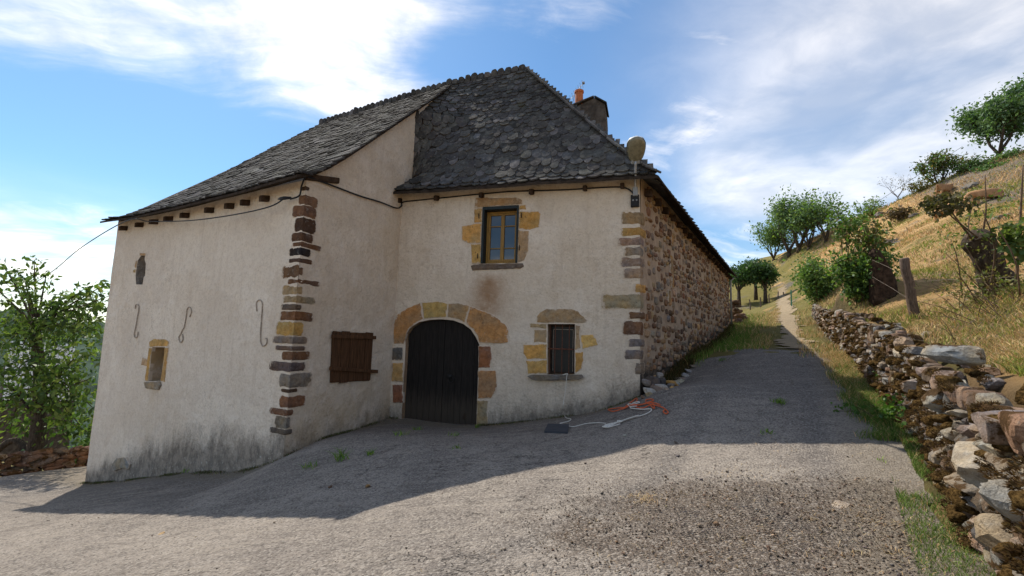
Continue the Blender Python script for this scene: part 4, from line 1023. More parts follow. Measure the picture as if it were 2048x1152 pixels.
for P, in (([(1595, 168), (1878, 176)],), ([(1582, 372), (1890, 393)],)):
    (a0_, z0), (a1_, z1_) = on(PS, K2(P)); d = PS.p(a1_, z1_) - PS.p(a0_, z0); Vb, Fb = box((PS.p(a0_, z0, .062) + PS.p(a1_, z1_, .062)) / 2, d / 2, np.array([*PS.n, 0]) * .016, zup * .037, .004); part('batten', Vb, Fb, 'shutter_wood', sh_root)

# wall anchors ------------------------------------------------------------------
I1 = K1([(357, 952), (360, 928), (374, 926), (380, 950), (370, 1010), (360, 1070), (350, 1115), (356, 1136), (370, 1130), (375, 1098)])
I2 = K1([(706, 1004), (717, 968), (707, 942), (690, 955), (681, 1010), (670, 1070)]) + K2([(660, 125), (648, 155), (636, 172), (640, 200), (652, 206), (662, 185), (658, 155)])
I3 = K1([(1136, 968), (1133, 915), (1152, 896), (1170, 918), (1166, 1000), (1160, 1080)]) + K2([(1158, 150), (1160, 205), (1174, 230), (1194, 220), (1200, 192), (1192, 180)])
for P, m in ((I1, 'grey_iron'), (I2, 'grey_iron'), (I3, 'grey_iron')):
    V, F = tube(smooth_path([PL.p(*PL.pix(*p), .012) for p in P], 4), .012, 6); part('wall_anchor', V, F, m, house, smooth=True)

# chimney, pot, down pipe ------------------------------------------------------------------
c0 = at(1181, 250, 14.0); ca = np.array([PF.u[0], PF.u[1], 0]); cb = np.array([*(-PF.n), 0]); ztop = 9.22; ch = MB()
sec = []
for zz, w_, d_ in ((6.2, .54, .45), (8.6, .52, .44), (8.95, .50, .43), (ztop - .24, .49, .42)):
    sec.append([c0 * [1, 1, 0] + ca * x * w_ + cb * y * d_ + [0, 0, zz] for x, y in ((-1, -1), (1, -1), (1, 1), (-1, 1))])
rg = [c0 * [1, 1, 0] + ca * .16 + cb * y * .44 + [0, 0, ztop + .0] for y in (-1, 1)]
V = [p for s in sec for p in s] + rg; F = [(k * 4 + i, k * 4 + (i + 1) % 4, k * 4 + 4 + (i + 1) % 4, k * 4 + 4 + i) for k in range(3) for i in range(4)]
F += [(12, 13, 16), (14, 15, 17), (13, 14, 17, 16), (15, 12, 16, 17)]
chim = part('chimney', V, F, 'chimney_render', house)
for sgn in (-1, 1):     # sloping cap slabs
    A = c0 * [1, 1, 0] + ca * .16 + [0, 0, ztop + .03]; B = c0 * [1, 1, 0] + ca * sgn * .54 + [0, 0, ztop - (.24 if sgn > 0 else .18)]; d = B - A; nn = np.cross(d, cb); nn /= np.linalg.norm(nn); nn *= np.sign(nn[2])
    Vb, Fb = box((A + B) / 2 + nn * .02, d / 2, cb * .50, nn * .022, .01); part('cap_slab', Vb, Fb, 'slate', chim, slate_tint(rnd))
pp = at(1158, 208, 13.8); pz = ztop - .10
V, F = tube([(pp[0], pp[1], pz), (pp[0], pp[1], pz + .40), (pp[0], pp[1], pz + .405), (pp[0], pp[1], pz + .47), (pp[0], pp[1], pz + .48)], [.135, .125, .15, .15, .11], 14); part('chimney_pot', V, F, 'terracotta', chim, smooth=False)
V, F = tube([PE.p(PE.L - .12, z1(*PE.p(PE.L, 0)[:2]) - .1, .09), PE.p(PE.L - .12, 4.6, .09), PE.p(PE.L - .12, 4.75, .25)], .045, 8); part('downpipe', V, F, 'zinc', house, smooth=True)

# ------------------------------------------------------------------ street lamp on the house corner
lp = PF.p(PF.pix(1271, 395)[0], 0, .10); za = PF.pix(1271, 415)[1]; zb = PF.pix(1271, 378)[1]
lamp = empty('street_lamp', (lp[0], lp[1], za), 'grey street lamp with hooded oval head on a short pole at the house corner', 'street lamp')
part('fuse_box', *box(PF.p(PF.pix(1270, 405)[0], (za + PF.pix(1271, 392)[1]) / 2, .05), u3 * .085, n3 * .045, zup * .125, .01), 'black_iron', lamp)
for dx in (-.035, .035):
    V, F = tube([PF.p(PF.pix(1270, 405)[0] + dx, za + .13, .094), PF.p(PF.pix(1270, 405)[0] + dx, za + .13, .108)], [.02, .015], 8); part('fuse_cap', V, F, 'grey_plastic', lamp)
part('junction_box', *box(PF.p(PF.pix(1271, 385)[0], PF.pix(1271, 386)[1], .075), u3 * .05, n3 * .05, zup * .095, .01), 'grey_plastic', lamp)
hb = at(1271, 318, 8.62); pb = PF.p(PF.pix(1271, 385)[0], zb, .10)
V, F = tube([pb - [0, 0, .1], pb, hb - [0, 0, .12], hb], .026, 8); part('pole', V, F, 'galvanised', lamp, smooth=True)
ax = np.array([PF.n[0] * .70 + .06, PF.n[1] * .70, .62]); ax /= np.linalg.norm(ax); sd = np.cross(ax, [0, 0, 1]); sd /= np.linalg.norm(sd); upv = np.cross(sd, ax)
def shell(sign, H, name, mat, inset=0.0):
    V = []; F = []; nt, na_ = 12, 13
    for i in range(nt + 1):
        tt = i / nt; x = -.06 + .52 * tt; wdt = float(np.interp(tt, [0, .12, .3, .55, .75, .9, .97, 1], [.085, .135, .165, .185, .18, .145, .095, .03])) - inset; wdt = max(wdt, .012)
        for j in range(na_):
            th = pi * j / (na_ - 1); V.append(hb + ax * x + sd * math.cos(th) * wdt + upv * sign * math.sin(th) ** .7 * H * (wdt / .17) ** .6)
    for i in range(nt):
        for j in range(na_ - 1): a = i * na_ + j; F.append((a, a + 1, a + na_ + 1, a + na_))
    F.append(tuple(range(na_))); F.append(tuple(nt * na_ + j for j in range(na_)))
    return part(name, V, F, mat, lamp, smooth=True)
shell(1, .13, 'lamp_shell', 'lamp_shell'); shell(-1, .07, 'lamp_lens', 'lamp_lens', .012)
part('lamp_socket', *box(hb + ax * -.04, sd * .085, ax * .05, upv * .05, .015), 'grey_plastic', lamp)

# ------------------------------------------------------------------ cables
def cable(name, P, r, label, mat='cable', cat='cable', k=6, n=5):
    V, F = tube(smooth_path(P, k), r, n); return tag(part(name, V, F, mat, None, smooth=True), label, cat)
pf = lambda px, py, off=.03: PF.p(*PF.pix(px, py, off), off)
ps = lambda px, py, off=.03: PS.p(*PS.pix(px, py, off), off)
P = [ps(612, 352, .06), ps(640, 362), ps(680, 377), ps(720, 392), ps(760, 404), ps(792, 416, .04), pf(803, 412, .05), pf(806, 404), pf(840, 400), pf(900, 394), pf(960, 388), pf(1020, 383), pf(1080, 381), pf(1140, 379), pf(1200, 375), pf(1240, 374), pf(1256, 378, .05), pf(1266, 386, .08)]
cable('facade_cable', P, .017, 'black cable clipped along the facade under the eaves to the street lamp')
P = [ps(612, 350, .06), PL.p(PL.L - .05, PL.pix(612, 372)[1], .05), PL.p(PL.L - .08, PL.pix(610, 392)[1], .06), PL.p(PL.L - .25, PL.pix(592, 402)[1], .12)]
cable('drop_cable', P, .016, 'short black cable dropping from the eaves to the insulator at the corner')
ins = PL.p(*PL.pix(585, 401), .16); cs_ = PL.p(*PL.pix(250, 443, .35), .35); farp = at(-60, 604, 26.0)
V, F = tube([ins + [.12, .0, .01], ins, ins - np.array([.10, -.05, 0]), ins - np.array([.16, -.08, 0])], [.02, .035, .03, .012], 8); tag(part('insulator', V, F, 'cable', None, smooth=True), 'small black insulator holding the overhead cable by the quoins', 'insulator')
pts = [ins]
for px, py in ((540, 413), (470, 429), (380, 441), (300, 443)): pts.append(PL.p(*PL.pix(px, py, .25), .25))
pts += [cs_, at(160, 497, 14.5), at(100, 546, 17.0), at(40, 578, 21), farp]
cable('overhead_cable', pts, .013, 'twisted black cable hanging along the left wall and away over the tree')
cable('overhead_cable', [at(-60, 568, 24), at(40, 585, 23), at(110, 590, 22), at(215, 582, 20)], .011, 'thin cable crossing behind the left tree')
cable('overhead_cable', [at(1690, 447, 52), at(1800, 374, 50), at(1925, 293, 47)], .02, 'thin power line above the hilltop shrubs')

# ------------------------------------------------------------------ aerial
b_ = at(1148, 205, 14.5); tpp = at(1167, 166, 14.5)
an = empty('tv_aerial', b_, 'thin slanted television aerial beside the terracotta chimney pot', 'aerial')
V, F = tube([b_ - [0, 0, .5], at(1148, 190, 14.5)], .012, 5); part('mast', V, F, 'galvanised', an)
V, F = tube([at(1141, 199, 14.5), tpp], .010, 5); part('boom', V, F, 'galvanised', an)
for k in range(7):
    c = lerp(at(1141, 199, 14.5), tpp, k / 6.5); V, F = tube([c - cb * .16 + [0, 0, .05], c + cb * .16 - [0, 0, .05]], .006, 4); part('element', V, F, 'galvanised', an)
part('aerial_head', *box(tpp, ca * .04, cb * .05, zup * .03, .008), 'grey_plastic', an)

# ------------------------------------------------------------------ ropes, slab, loose stones
def gp(px, py, h=.0): p = ground_at(px, py).copy(); p[2] = z1(p[0], p[1]) + h; return p
def crop5(P): return [(1060 + x * .17365, 700 + y * .17361) for x, y in P]
def rope(name, paths, r, mat, label):
    mb = MB()
    for P in paths: mb.add(*tube(smooth_path(P, 5), r, 5))
    return tag(mb.build(name, mat, None, True), label, 'rope')
rp = lambda P, h=.02: [gp(x, y, h + .008 * rnd.random()) for x, y in crop5(P)]
rope('orange_rope', [rp([(905, 712), (960, 722), (1060, 705), (1100, 690), (1060, 680), (960, 690), (905, 700), (905, 712)]), rp([(1080, 690), (1140, 668), (1250, 655), (1340, 630), (1420, 605), (1400, 585), (1340, 600), (1335, 620), (1370, 640), (1450, 660), (1530, 690), (1590, 740), (1560, 752), (1535, 735), (1560, 715)]),
                     rp([(1090, 680), (1130, 640), (1180, 610), (1225, 575), (1230, 610), (1190, 650), (1240, 690), (1300, 690), (1390, 650), (1420, 650), (1430, 690), (1380, 660)]), rp([(1100, 700), (1170, 668), (1280, 660), (1400, 640), (1500, 672)], .035)], .011, 'orange_rope', 'tangled orange rope lying on the asphalt by the house corner')
rope('white_rope', [rp([(1130, 640), (1160, 690), (1200, 700), (1300, 700), (1395, 705), (1380, 740), (1300, 775), (1180, 805), (1050, 845), (960, 880), (850, 905)]), rp([(840, 915), (900, 890), (1000, 870), (1060, 850), (1010, 840), (1000, 870), (900, 905), (835, 912), (900, 918), (1040, 885)], .03), rp([(1180, 640), (1240, 625), (1260, 635), (1200, 650), (1130, 655), (1150, 680), (1230, 680)], .035), rp([(860, 900), (1020, 868), (1100, 830), (1250, 790)], .03)], .010, 'white_rope', 'white rope curving over the asphalt from the orange rope to a bundle')
wsx = [pf(*p, .12) for p in crop5([(380, 288), (405, 276), (436, 275)])] + [pf(*p, .14) for p in crop5([(424, 300), (412, 430), (392, 560), (378, 660)])]
rope('white_string', [wsx + rp([(378, 720), (410, 785), (470, 808), (440, 835), (345, 855), (400, 875), (470, 893), (520, 893), (640, 862), (770, 850), (870, 862)], .012)],   .008, 'white_rope', 'thin white string hanging from the barred window to the ground')
cn = [gp(*p, .03) for p in crop5([(205, 868), (450, 880), (435, 970), (165, 960)])]
V = cn + [c - np.array([0, 0, .05]) for c in cn]; tag(part('slate_slab', V, [(3, 2, 1, 0), (0, 1, 5, 4), (1, 2, 6, 5), (2, 3, 7, 6), (3, 0, 4, 7)], 'slate_slab'), 'flat dark rectangular slab lying on the asphalt under the barred window', 'slab')
RK = [rock(random.Random(100 + k), 3, .42, 13, .06) for k in range(16)]
RKL = [rock(random.Random(300 + k), 2, .45, 9, .08) for k in range(12)]
def mat_from(c, ex, ey, ez):
    Mx = Matrix.Identity(4)
    for r_ in range(3): Mx[r_][0] = ex[r_]; Mx[r_][1] = ey[r_]; Mx[r_][2] = ez[r_]; Mx[r_][3] = c[r_]
    return Mx
def loose(px, py, w_, h_, col, label, group=None, name='loose_stone', flat=1.0):
    p = gp(px, py, h_ * .25); k = rnd.randrange(12); V, F = RKL[k]; a = rnd.uniform(0, pi); ca_, sa_ = math.cos(a), math.sin(a)
    P = p[None] + V[:, :1] * np.array([ca_, sa_, rnd.uniform(-.2, .2)]) * w_ / 2 + V[:, 1:2] * np.array([-sa_, ca_, rnd.uniform(-.2, .2)]) * w_ * .36 + V[:, 2:3] * np.array([0, 0, 1.0]) * h_ / 2
    return tag(part(name, P, F, 'rubble', None, vary(col)), label, 'stone', group)
LW = (.46, .45, .42)
heap = [(-.10, .22, 0, .30, .14, LW, 'pale broken slab at the very corner of the house'), (.10, .30, 0, .34, .12, GRY, 'grey slab lying against the house corner'), (.05, .12, .16, .28, .16, (.3, .27, .24), 'upper stone of the rubble at the house corner'), (.35, .34, 0, .30, .11, LW, 'pale flat stone beside the corner rubble'),
        (.45, .12, .05, .42, .34, DGR, 'large dark boulder at the foot of the side wall'), (.85, .16, 0, .46, .34, (.14, .125, .11), 'second dark boulder at the foot of the side wall'), (1.02, .40, .02, .30, .13, OCH, 'ochre stone in the rubble at the foot of the side wall'), (.62, .44, 0, .24, .09, GRY, 'small grey slab in front of the dark boulders'), (.75, .20, .26, .22, .12, LW, 'pale stone on top of the dark boulders'),
        (-.28, .25, 0, .16, .07, BEI, 'small beige stone at the foot of the facade corner'), (-.05, .52, 0, .14, .06, BEI, 'beige pebble behind the orange rope'), (.12, .58, 0, .12, .05, OCH, 'ochre pebble behind the orange rope'), (-.42, .18, 0, .13, .06, BRN, 'brown stone left of the corner rubble'),
        (1.35, .36, 0, .34, .09, LW, 'first pale flat stone in the line along the side wall'), (1.70, .38, 0, .30, .08, LW, 'second pale flat stone in the line along the side wall'), (2.05, .36, 0, .32, .08, GRY, 'third flat stone in the line along the side wall'), (2.45, .38, 0, .28, .08, LW, 'fourth flat stone in the line along the side wall'), (2.9, .36, 0, .3, .08, LW, 'fifth flat stone in the line along the side wall'), (3.4, .38, 0, .28, .08, GRY, 'last flat stone in the line along the side wall')]
for a_, o_, dz, w_, h_, col, lb in heap:
    q = PE.p(a_, 0, o_); p = np.array([q[0], q[1], z1(q[0], q[1]) + h_ * .28 + dz]); V, F = RKL[rnd.randrange(12)]; an_ = rnd.uniform(-.5, .5); e1 = np.array([*(PE.u * math.cos(an_) + PE.n * math.sin(an_)), rnd.uniform(-.1, .25)]); e2 = np.array([*(PE.n * math.cos(an_) - PE.u * math.sin(an_)), rnd.uniform(-.3, .1)])
    tag(part('rubble_stone', p[None] + V[:, :1] * e1 * w_ * .6 + V[:, 1:2] * e2 * w_ * .42 + V[:, 2:3] * zup * h_ * .65, F, 'rubble', None, vary(col)), lb, 'stone', 'rubble at the side wall')
for px, py, w_, h_, col, lb in ((1250, 873, .07, .035, LW, 'small pale stone at the edge of the shade below the white rope'), (1352, 887, .06, .03, DGR, 'small dark stone on the sunlit asphalt'), (1356, 914, .07, .03, DGR, 'dark pebble beside its pair on the sunlit asphalt'), (1402, 962, .05, .03, GRY, 'grey pebble at the edge of the gravel patch'),
                                (1678, 1012, .22, .015, (.42, .40, .37), 'thin pale flat stone lying in the gravel'), (735, 975, .10, .04, PNK, 'small pinkish stone on the shaded asphalt'), (660, 975, .07, .03, BRN, 'small brown stone on the shaded asphalt'), (322, 1070, .10, .025, BEI, 'flat pale chip on the sunlit asphalt at left')):
    loose(px, py, w_, h_, col, lb)

# ------------------------------------------------------------------ dry stone wall along the lane
def dry_tint(r):
    k = r.random(); c = (.34, .31, .265) if k < .36 else (.45, .42, .365) if k < .56 else (.38, .285, .225) if k < .76 else (.21, .15, .105) if k < .92 else (.17, .15, .14)
    return vary(c, .15)
wb0 = ST(8, 1.3); dwall = empty('dry_stone_wall', (wb0[0], wb0[1], z1(*ST(8, .6))), 'mossy dry stone retaining wall along the right side of the lane', 'wall')
RMESH = [mesh('stone', *RK[k % 16], 'dry_stone', dry_tint(rnd)) for k in range(40)]
djobs = []; r5 = random.Random(21)
def wh(s): return float(np.interp(s, [2, 6, 10, 15, 20, 26], [.98, 1.02, 1.08, .98, .80, .62]))
def zrd(s): q = ST(s, float(wall_t(s)) - .2); return z1(q[0], q[1])
row = 0; frac = 0.0
zoff = -.08
while zoff < 1.25:
    hc = r5.uniform(.09, .165); s = 2.3 + r5.uniform(0, .3)
    while s < 26:
        l = r5.uniform(.12, .36) * (1.4 if s < 7 and r5.random() < .2 else 1); hh = hc * r5.uniform(.75, 1.35); H = wh(s)
        if zoff < H - .10:
            last = zoff + hc * .9 > H - .12
            dp = r5.uniform(.28, .42) * (.62 if last else 1)
            tt = float(wall_t(s)) + .02 + .06 * zoff + dp * .42 + r5.uniform(-.045, .035)
            q = ST(s + l / 2, tt); zc = zrd(s + l / 2) + zoff + hc / 2 + r5.uniform(-.02, .02) + (.05 * r5.random() if last else 0)
            djobs.append((s, np.array([q[0], q[1], zc]), l * (1.1 if last else 1), dp, hh))
        s += l * .86
    zoff += hc * .78; row += 1
# second line of cap stones, further back
s = 2.5
while s < 22:
    l = r5.uniform(.14, .32); q = ST(s + l / 2, float(wall_t(s)) + .5 + r5.uniform(-.12, .2)); djobs.append((s, np.array([q[0], q[1], zrd(s) + wh(s) - .02 + r5.uniform(-.05, .04)]), l * .8, .16, r5.uniform(.07, .12))); s += l * r5.uniform(.9, 1.6)
S3 = np.array([*SD, .10]); T3 = np.array([*TD, 0.0])
def wall_hit(px, py):
    Yv = np.linspace(2.2, 26, 1200); d = ray(px, py); P = EYE[None] + d[None] * (Yv / d[1])[:, None]; s_, t_ = to_st(P[:, 0], P[:, 1]); i = int(np.argmax(t_ > wall_t(s_) + .02)); return P[i]
special = []
for px, py, w_, h_, col, mt in ((1957, 928, .42, .32, (.43, .40, .355), 'rubble'), (2025, 1010, .34, .22, (.38, .335, .29), 'rubble'), (2030, 1085, .28, .17, (.40, .34, .28), 'rubble'), (1945, 972, .40, .12, (.36, .29, .23), 'dry_stone'), (1902, 915, .22, .18, (.38, .34, .30), 'dry_stone'), (1830, 770, .3, .2, (.42, .38, .34), 'dry_stone'), (1990, 850, .26, .18, (.36, .32, .27), 'dry_stone'), (1880, 800, .26, .22, (.46, .43, .39), 'dry_stone')):
    special.append((wall_hit(px, py), w_, h_, col, mt))
djobs = [j for j in djobs if not any(np.linalg.norm(j[1] - T3 * .14 - sp[0]) < .30 * sp[1] for sp in special[:2])]
for p, w_, h_, col, mt in special:
    V, F = rock(r5, 4, .40, 14, .06); rt = r5.uniform(-.12, .12); a = S3 * math.cos(rt) + zup * math.sin(rt); b = zup * math.cos(rt) - S3 * math.sin(rt)
    p = p + T3 * .06; P = p[None] + V[:, :1] * a * w_ * .62 + V[:, 1:2] * T3 * .24 + V[:, 2:3] * b * h_ * .62; part('stone', P, F, mt, dwall, vary(col))
for px, py, l, hh in ((1860, 708, .26, .16),):
    p = wall_hit(px, py); djobs.append((to_st(p[0], p[1])[0], p + T3 * .16, l, .46, hh))
djobs.sort(key=lambda j: np.linalg.norm(j[1] - EYE) / math.sqrt(j[2] * j[4]))
mb = MB()
for k, (s, c, l, dp, hh) in enumerate(djobs):
    yaw = r5.gauss(0, .10); rl = r5.gauss(0, .07); ex = S3 * math.cos(yaw) + T3 * math.sin(yaw); ey = T3 * math.cos(yaw) - S3 * math.sin(yaw); ez = zup * math.cos(rl) + ex * math.sin(rl); ex = ex * math.cos(rl) - zup * math.sin(rl)
    ex, ey, ez = ex * l * .66, ey * dp * .62, ez * hh * .70
    if r5.random() < .5: ex = -ex; ey = -ey
    if k < 288: add('stone', RMESH[r5.randrange(40)], dwall, mat_from(c, ex, ey, ez))
    else:
        V, F = RKL[r5.randrange(12)]; mb.add(c[None] + V[:, :1] * ex + V[:, 1:2] * ey + V[:, 2:3] * ez, F, dry_tint(r5))
mb.build('stones', 'dry_stone', dwall, kind='stuff')

# blades of any grass like stuff ------------------------------------------------------------------
def blades(B, h, wdt, lean, col, rng, segs=1):
    """B (n,3) roots -> arrays of bent blades (5 verts, 2 faces as quads + tip)"""
    n = len(B); h = np.broadcast_to(h, n) * rng.uniform(.6, 1.3, n); th = rng.uniform(0, 2 * pi, n); ph = rng.uniform(0, 2 * pi, n)
    d = np.stack([np.cos(th), np.sin(th), 0 * th], -1) * (np.broadcast_to(lean, n) * rng.uniform(.3, 1.2, n))[:, None] * h[:, None]
    sd = np.stack([np.cos(ph), np.sin(ph), 0 * ph], -1) * (np.broadcast_to(wdt, n) * rng.uniform(.6, 1.3, n))[:, None]
    up = np.array([0, 0, 1.0]) * h[:, None]
    m = B + up * .6 + d * .35; tip = B + up * .95 + d
    V = np.stack([B - sd * .5, B + sd * .5, m + sd * .38, m - sd * .38, tip + sd * .05, tip - sd * .05], 1).reshape(-1, 3)
    o = np.arange(n)[:, None] * 6; F = np.concatenate([o + np.array([[0, 1, 2, 3]]), o + np.array([[3, 2, 4, 5]])])
    c = np.repeat(col, 6, axis=0); return V, F, c
def cols(palette, n, rng, k=.25):
    P = np.array(palette)[rng.randint(0, len(palette), n)]; return P * rng.uniform(1 - k, 1 + k, (n, 1)) * rng.uniform(.93, 1.07, (n, 3))
DRY = [(.60, .385, .165), (.68, .47, .23), (.48, .29, .12), (.70, .51, .28)]
GRN = [(.12, .20, .035), (.16, .25, .05), (.085, .15, .03), (.22, .26, .07)]
MOS = [(.075, .042, .016), (.115, .068, .024), (.05, .03, .013), (.15, .095, .035)]
def stuff(name, V, F, C, mat, label, cat): tag(part(name, V, F, mat, None, C), label, cat, kind='stuff')
def scat_st(n, s0, s1, t0, t1, rng, rel=False):
    s = rng.uniform(s0, s1, n); t_ = rng.uniform(t0, t1, n)
    if rel: t_ = t_ + wall_t(s)
    X_ = s * SD[0] + t_ * TD[0]; Y_ = s * SD[1] + t_ * TD[1]; return X_, Y_, s, t_
def clump(X_, Y_, f, thr, rng): return np.array([nz(x * f, y * f, 2.2) for x, y in zip(X_, Y_)]) + rng.uniform(-.25, .25, len(X_)) > thr
rg_ = np.random.RandomState(5)
Vs, Fs, Cs = [], [], []; nb = 0
def push(V, F, C):
    global nb
    Vs.append(V); Fs.append(F + nb); Cs.append(C); nb += len(V)
def flush(name, mat, label, cat, parent=None):
    global Vs, Fs, Cs, nb
    o = part(name, np.concatenate(Vs), np.concatenate(Fs), mat, parent, np.concatenate(Cs)); o['kind'] = 'stuff'
    if parent is None: tag(o, label, cat)
    Vs, Fs, Cs, nb = [], [], [], 0
# verge below the dry stone wall
X_, Y_, s_, t_ = scat_st(60000, 3.0, 14, -.60, .12, rg_, True); ok = clump(X_, Y_, 1.5, -.2, rg_) & (rg_.uniform(0, 1, len(X_)) < np.interp(t_ - wall_t(s_), [-.60, -.42, -.3, .1], [.04, .3, .95, 1])) & ((s_ > 7.4) | (t_ - wall_t(s_) > np.where(s_ < 5.9, -.36, -.14))); X_, Y_, s_ = X_[ok], Y_[ok], s_[ok]
B = np.stack([X_, Y_, Z(X_, Y_) - .005], -1); n = len(B); dm = (rg_.uniform(0, 1, n) < np.interp(s_, [4, 9, 12, 14], [.06, .12, .5, .75]))[:, None]
push(*blades(B, np.interp(s_, [3.4, 5, 8, 14], [.028, .04, .10, .15]), np.interp(s_, [4, 6, 9], [.005, .006, .008]), .8, np.where(dm, cols(DRY, n, rg_), cols(GRN, n, rg_)), rg_))
X_, Y_, s_, t_ = scat_st(7000, 13.5, 30, -1.5, .15, rg_, True); ok = clump(X_, Y_, .9, -.1, rg_) & (np.abs(t_ + .3) > .42); X_, Y_ = X_[ok], Y_[ok]; B = np.stack([X_, Y_, Z(X_, Y_)], -1); n = len(B)
push(*blades(B, .15, .014, .7, np.where((rg_.uniform(0, 1, n) < .7)[:, None], cols(DRY, n, rg_), cols(GRN, n, rg_)), rg_))
flush('verge_grass', 'blade', 'green and straw coloured grass verge at the foot of the dry stone wall', 'grass')
# grass of the lane beside the house
X_, Y_, s_, t_ = scat_st(15000, 11.8, 36, -2.5, -.55, rg_); pr = np.interp(t_, [-2.5, -1.9, -1.2, -.8, -.55], [.5, .9, 1, .8, .2]); ok = (rg_.uniform(0, 1, len(X_)) < pr) & clump(X_, Y_, .8, -.25, rg_) & ((s_ + .05 * t_ > 14.6 + rg_.uniform(-.3, .6, len(X_))) | ((t_ < -2.0) & (s_ > 12.5))); X_, Y_, s_, t_ = X_[ok], Y_[ok], s_[ok], t_[ok]; B = np.stack([X_, Y_, Z(X_, Y_)], -1); n = len(B)
dm = (rg_.uniform(0, 1, n) < np.interp(t_, [-2.4, -1.6, -.9, -.55], [.05, .1, .5, .8]) + np.interp(s_, [20, 32], [0, .5]))[:, None]
push(*blades(B, np.interp(t_, [-2.5, -1.8, -.6], [.24, .17, .09]), .013, .7, np.where(dm, cols(DRY, n, rg_), cols(GRN, n, rg_) * [1, 1.1, .9]), rg_))
flush('lane_grass', 'blade', 'green grass growing along the lane beside the stone side wall', 'grass')
# dark weeds at the foot of the side wall
a_ = rg_.uniform(1.2, PE.L, 5000); o_ = rg_.uniform(.02, .38, 5000) ** 1.2; q = PE.A[None] + PE.u[None] * a_[:, None] + PE.n[None] * o_[:, None]; B = np.stack([q[:, 0], q[:, 1], Z(q[:, 0], q[:, 1]) - .02], -1)
push(*blades(B, np.interp(o_, [0, .38], [.34, .08]), .014, .6, cols([(.05, .045, .015), (.10, .07, .025), (.04, .05, .014), (.15, .10, .035)], 5000, rg_), rg_))
flush('wall_foot_weeds', 'blade', 'dark withered weeds along the foot of the side wall', 'weeds')
# silt, moss and tiny weeds gathered along the foot of the rendered walls
for pl_, nn in ((PF, 2600), (PS, 1500), (PL, 3000)):
    a_ = rg_.uniform(.0, pl_.L, nn); o_ = np.abs(rg_.normal(0, .07, nn)) + .015; ok = np.array([nz(x * 1.3, 3.1, pl_.L) for x in a_]) + rg_.uniform(-.3, .3, nn) > -.05
    if pl_ is PF: ok &= (a_ < dl - .05) | (a_ > dr + .05)
    a_, o_ = a_[ok], o_[ok]; q = pl_.A[None] + pl_.u[None] * a_[:, None] + pl_.n[None] * o_[:, None]; B = np.stack([q[:, 0], q[:, 1], Z(q[:, 0], q[:, 1]) - .004], -1)
    push(*blades(B, .045, .009, 1.0, cols([(.09, .085, .04), (.13, .10, .055), (.07, .09, .03), (.20, .16, .09), (.10, .15, .035)], len(B), rg_), rg_))
flush('wall_base_weeds', 'blade', 'tiny weeds and moss along the foot of the rendered walls', 'weeds')
# hillside
n = 95000; pa = rg_.uniform(1480, 2150, n); rr = np.exp(rg_.uniform(math.log(4.5), math.log(75), n)); d = (FOC * fw[:2])[None] + (pa[:, None] - 1024) * CR[:2]; d = d / np.linalg.norm(d, axis=1)[:, None]
X_ = d[:, 0] * rr; Y_ = d[:, 1] * rr; s_, t_ = to_st(X_, Y_); ok = ((t_ - wall_t(s_) > .55) | ((s_ > 27) & (t_ > .9))) & clump(X_, Y_, .5, -.45, rg_); X_, Y_, rr, s_, t_ = X_[ok], Y_[ok], rr[ok], s_[ok], t_[ok]
B = np.stack([X_, Y_, Z(X_, Y_)], -1); n = len(B); gm = (np.array([nz(x * .3, y * .3, 9) for x, y in zip(X_, Y_)]) + rg_.uniform(-.3, .3, n) > np.interp(rr, [5, 20, 60], [.02, .10, .18]))[:, None]
push(*blades(B + [0, 0, .03], np.interp(rr, [4, 10, 30, 75], [.07, .11, .17, .30]), np.interp(rr, [4, 30, 75], [.007, .03, .08]), 1.2, np.where(gm, cols(GRN, n, rg_) * [1.6, 1.2, 1.1], cols(DRY + [(.24, .17, .09), (.30, .25, .11)], n, rg_)), rg_))
X_, Y_, s_, t_ = scat_st(16000, -1.5, 9, .6, 6.5, rg_, True); ok = clump(X_, Y_, .5, -.5, rg_); X_, Y_ = X_[ok], Y_[ok]; B = np.stack([X_, Y_, Z(X_, Y_) + .02], -1); n = len(B)
push(*blades(B, .09, .008, 1.2, np.where((rg_.uniform(0, 1, n) < .25)[:, None], cols(GRN, n, rg_), cols(DRY, n, rg_)), rg_))
flush('hill_grass', 'blade', 'dry golden grass covering the hillside', 'grass')
# cut hay lying behind the wall
X_, Y_, s_, t_ = scat_st(5200, 3.6, 10.0, .75, 3.4, rg_, True); ok = clump(X_, Y_, .7, -.2, rg_); X_, Y_ = X_[ok], Y_[ok]; n = len(X_); B = np.stack([X_, Y_, Z(X_, Y_) + .05 + .05 * rg_.uniform(0, 1, n)], -1)
push(*blades(B, .05, .0055, 5.5, cols([(.58, .42, .22), (.50, .34, .15), (.42, .26, .10)], n, rg_), rg_))
flush('hay', 'blade', 'cut dry hay lying behind the near end of the dry stone wall', 'hay')
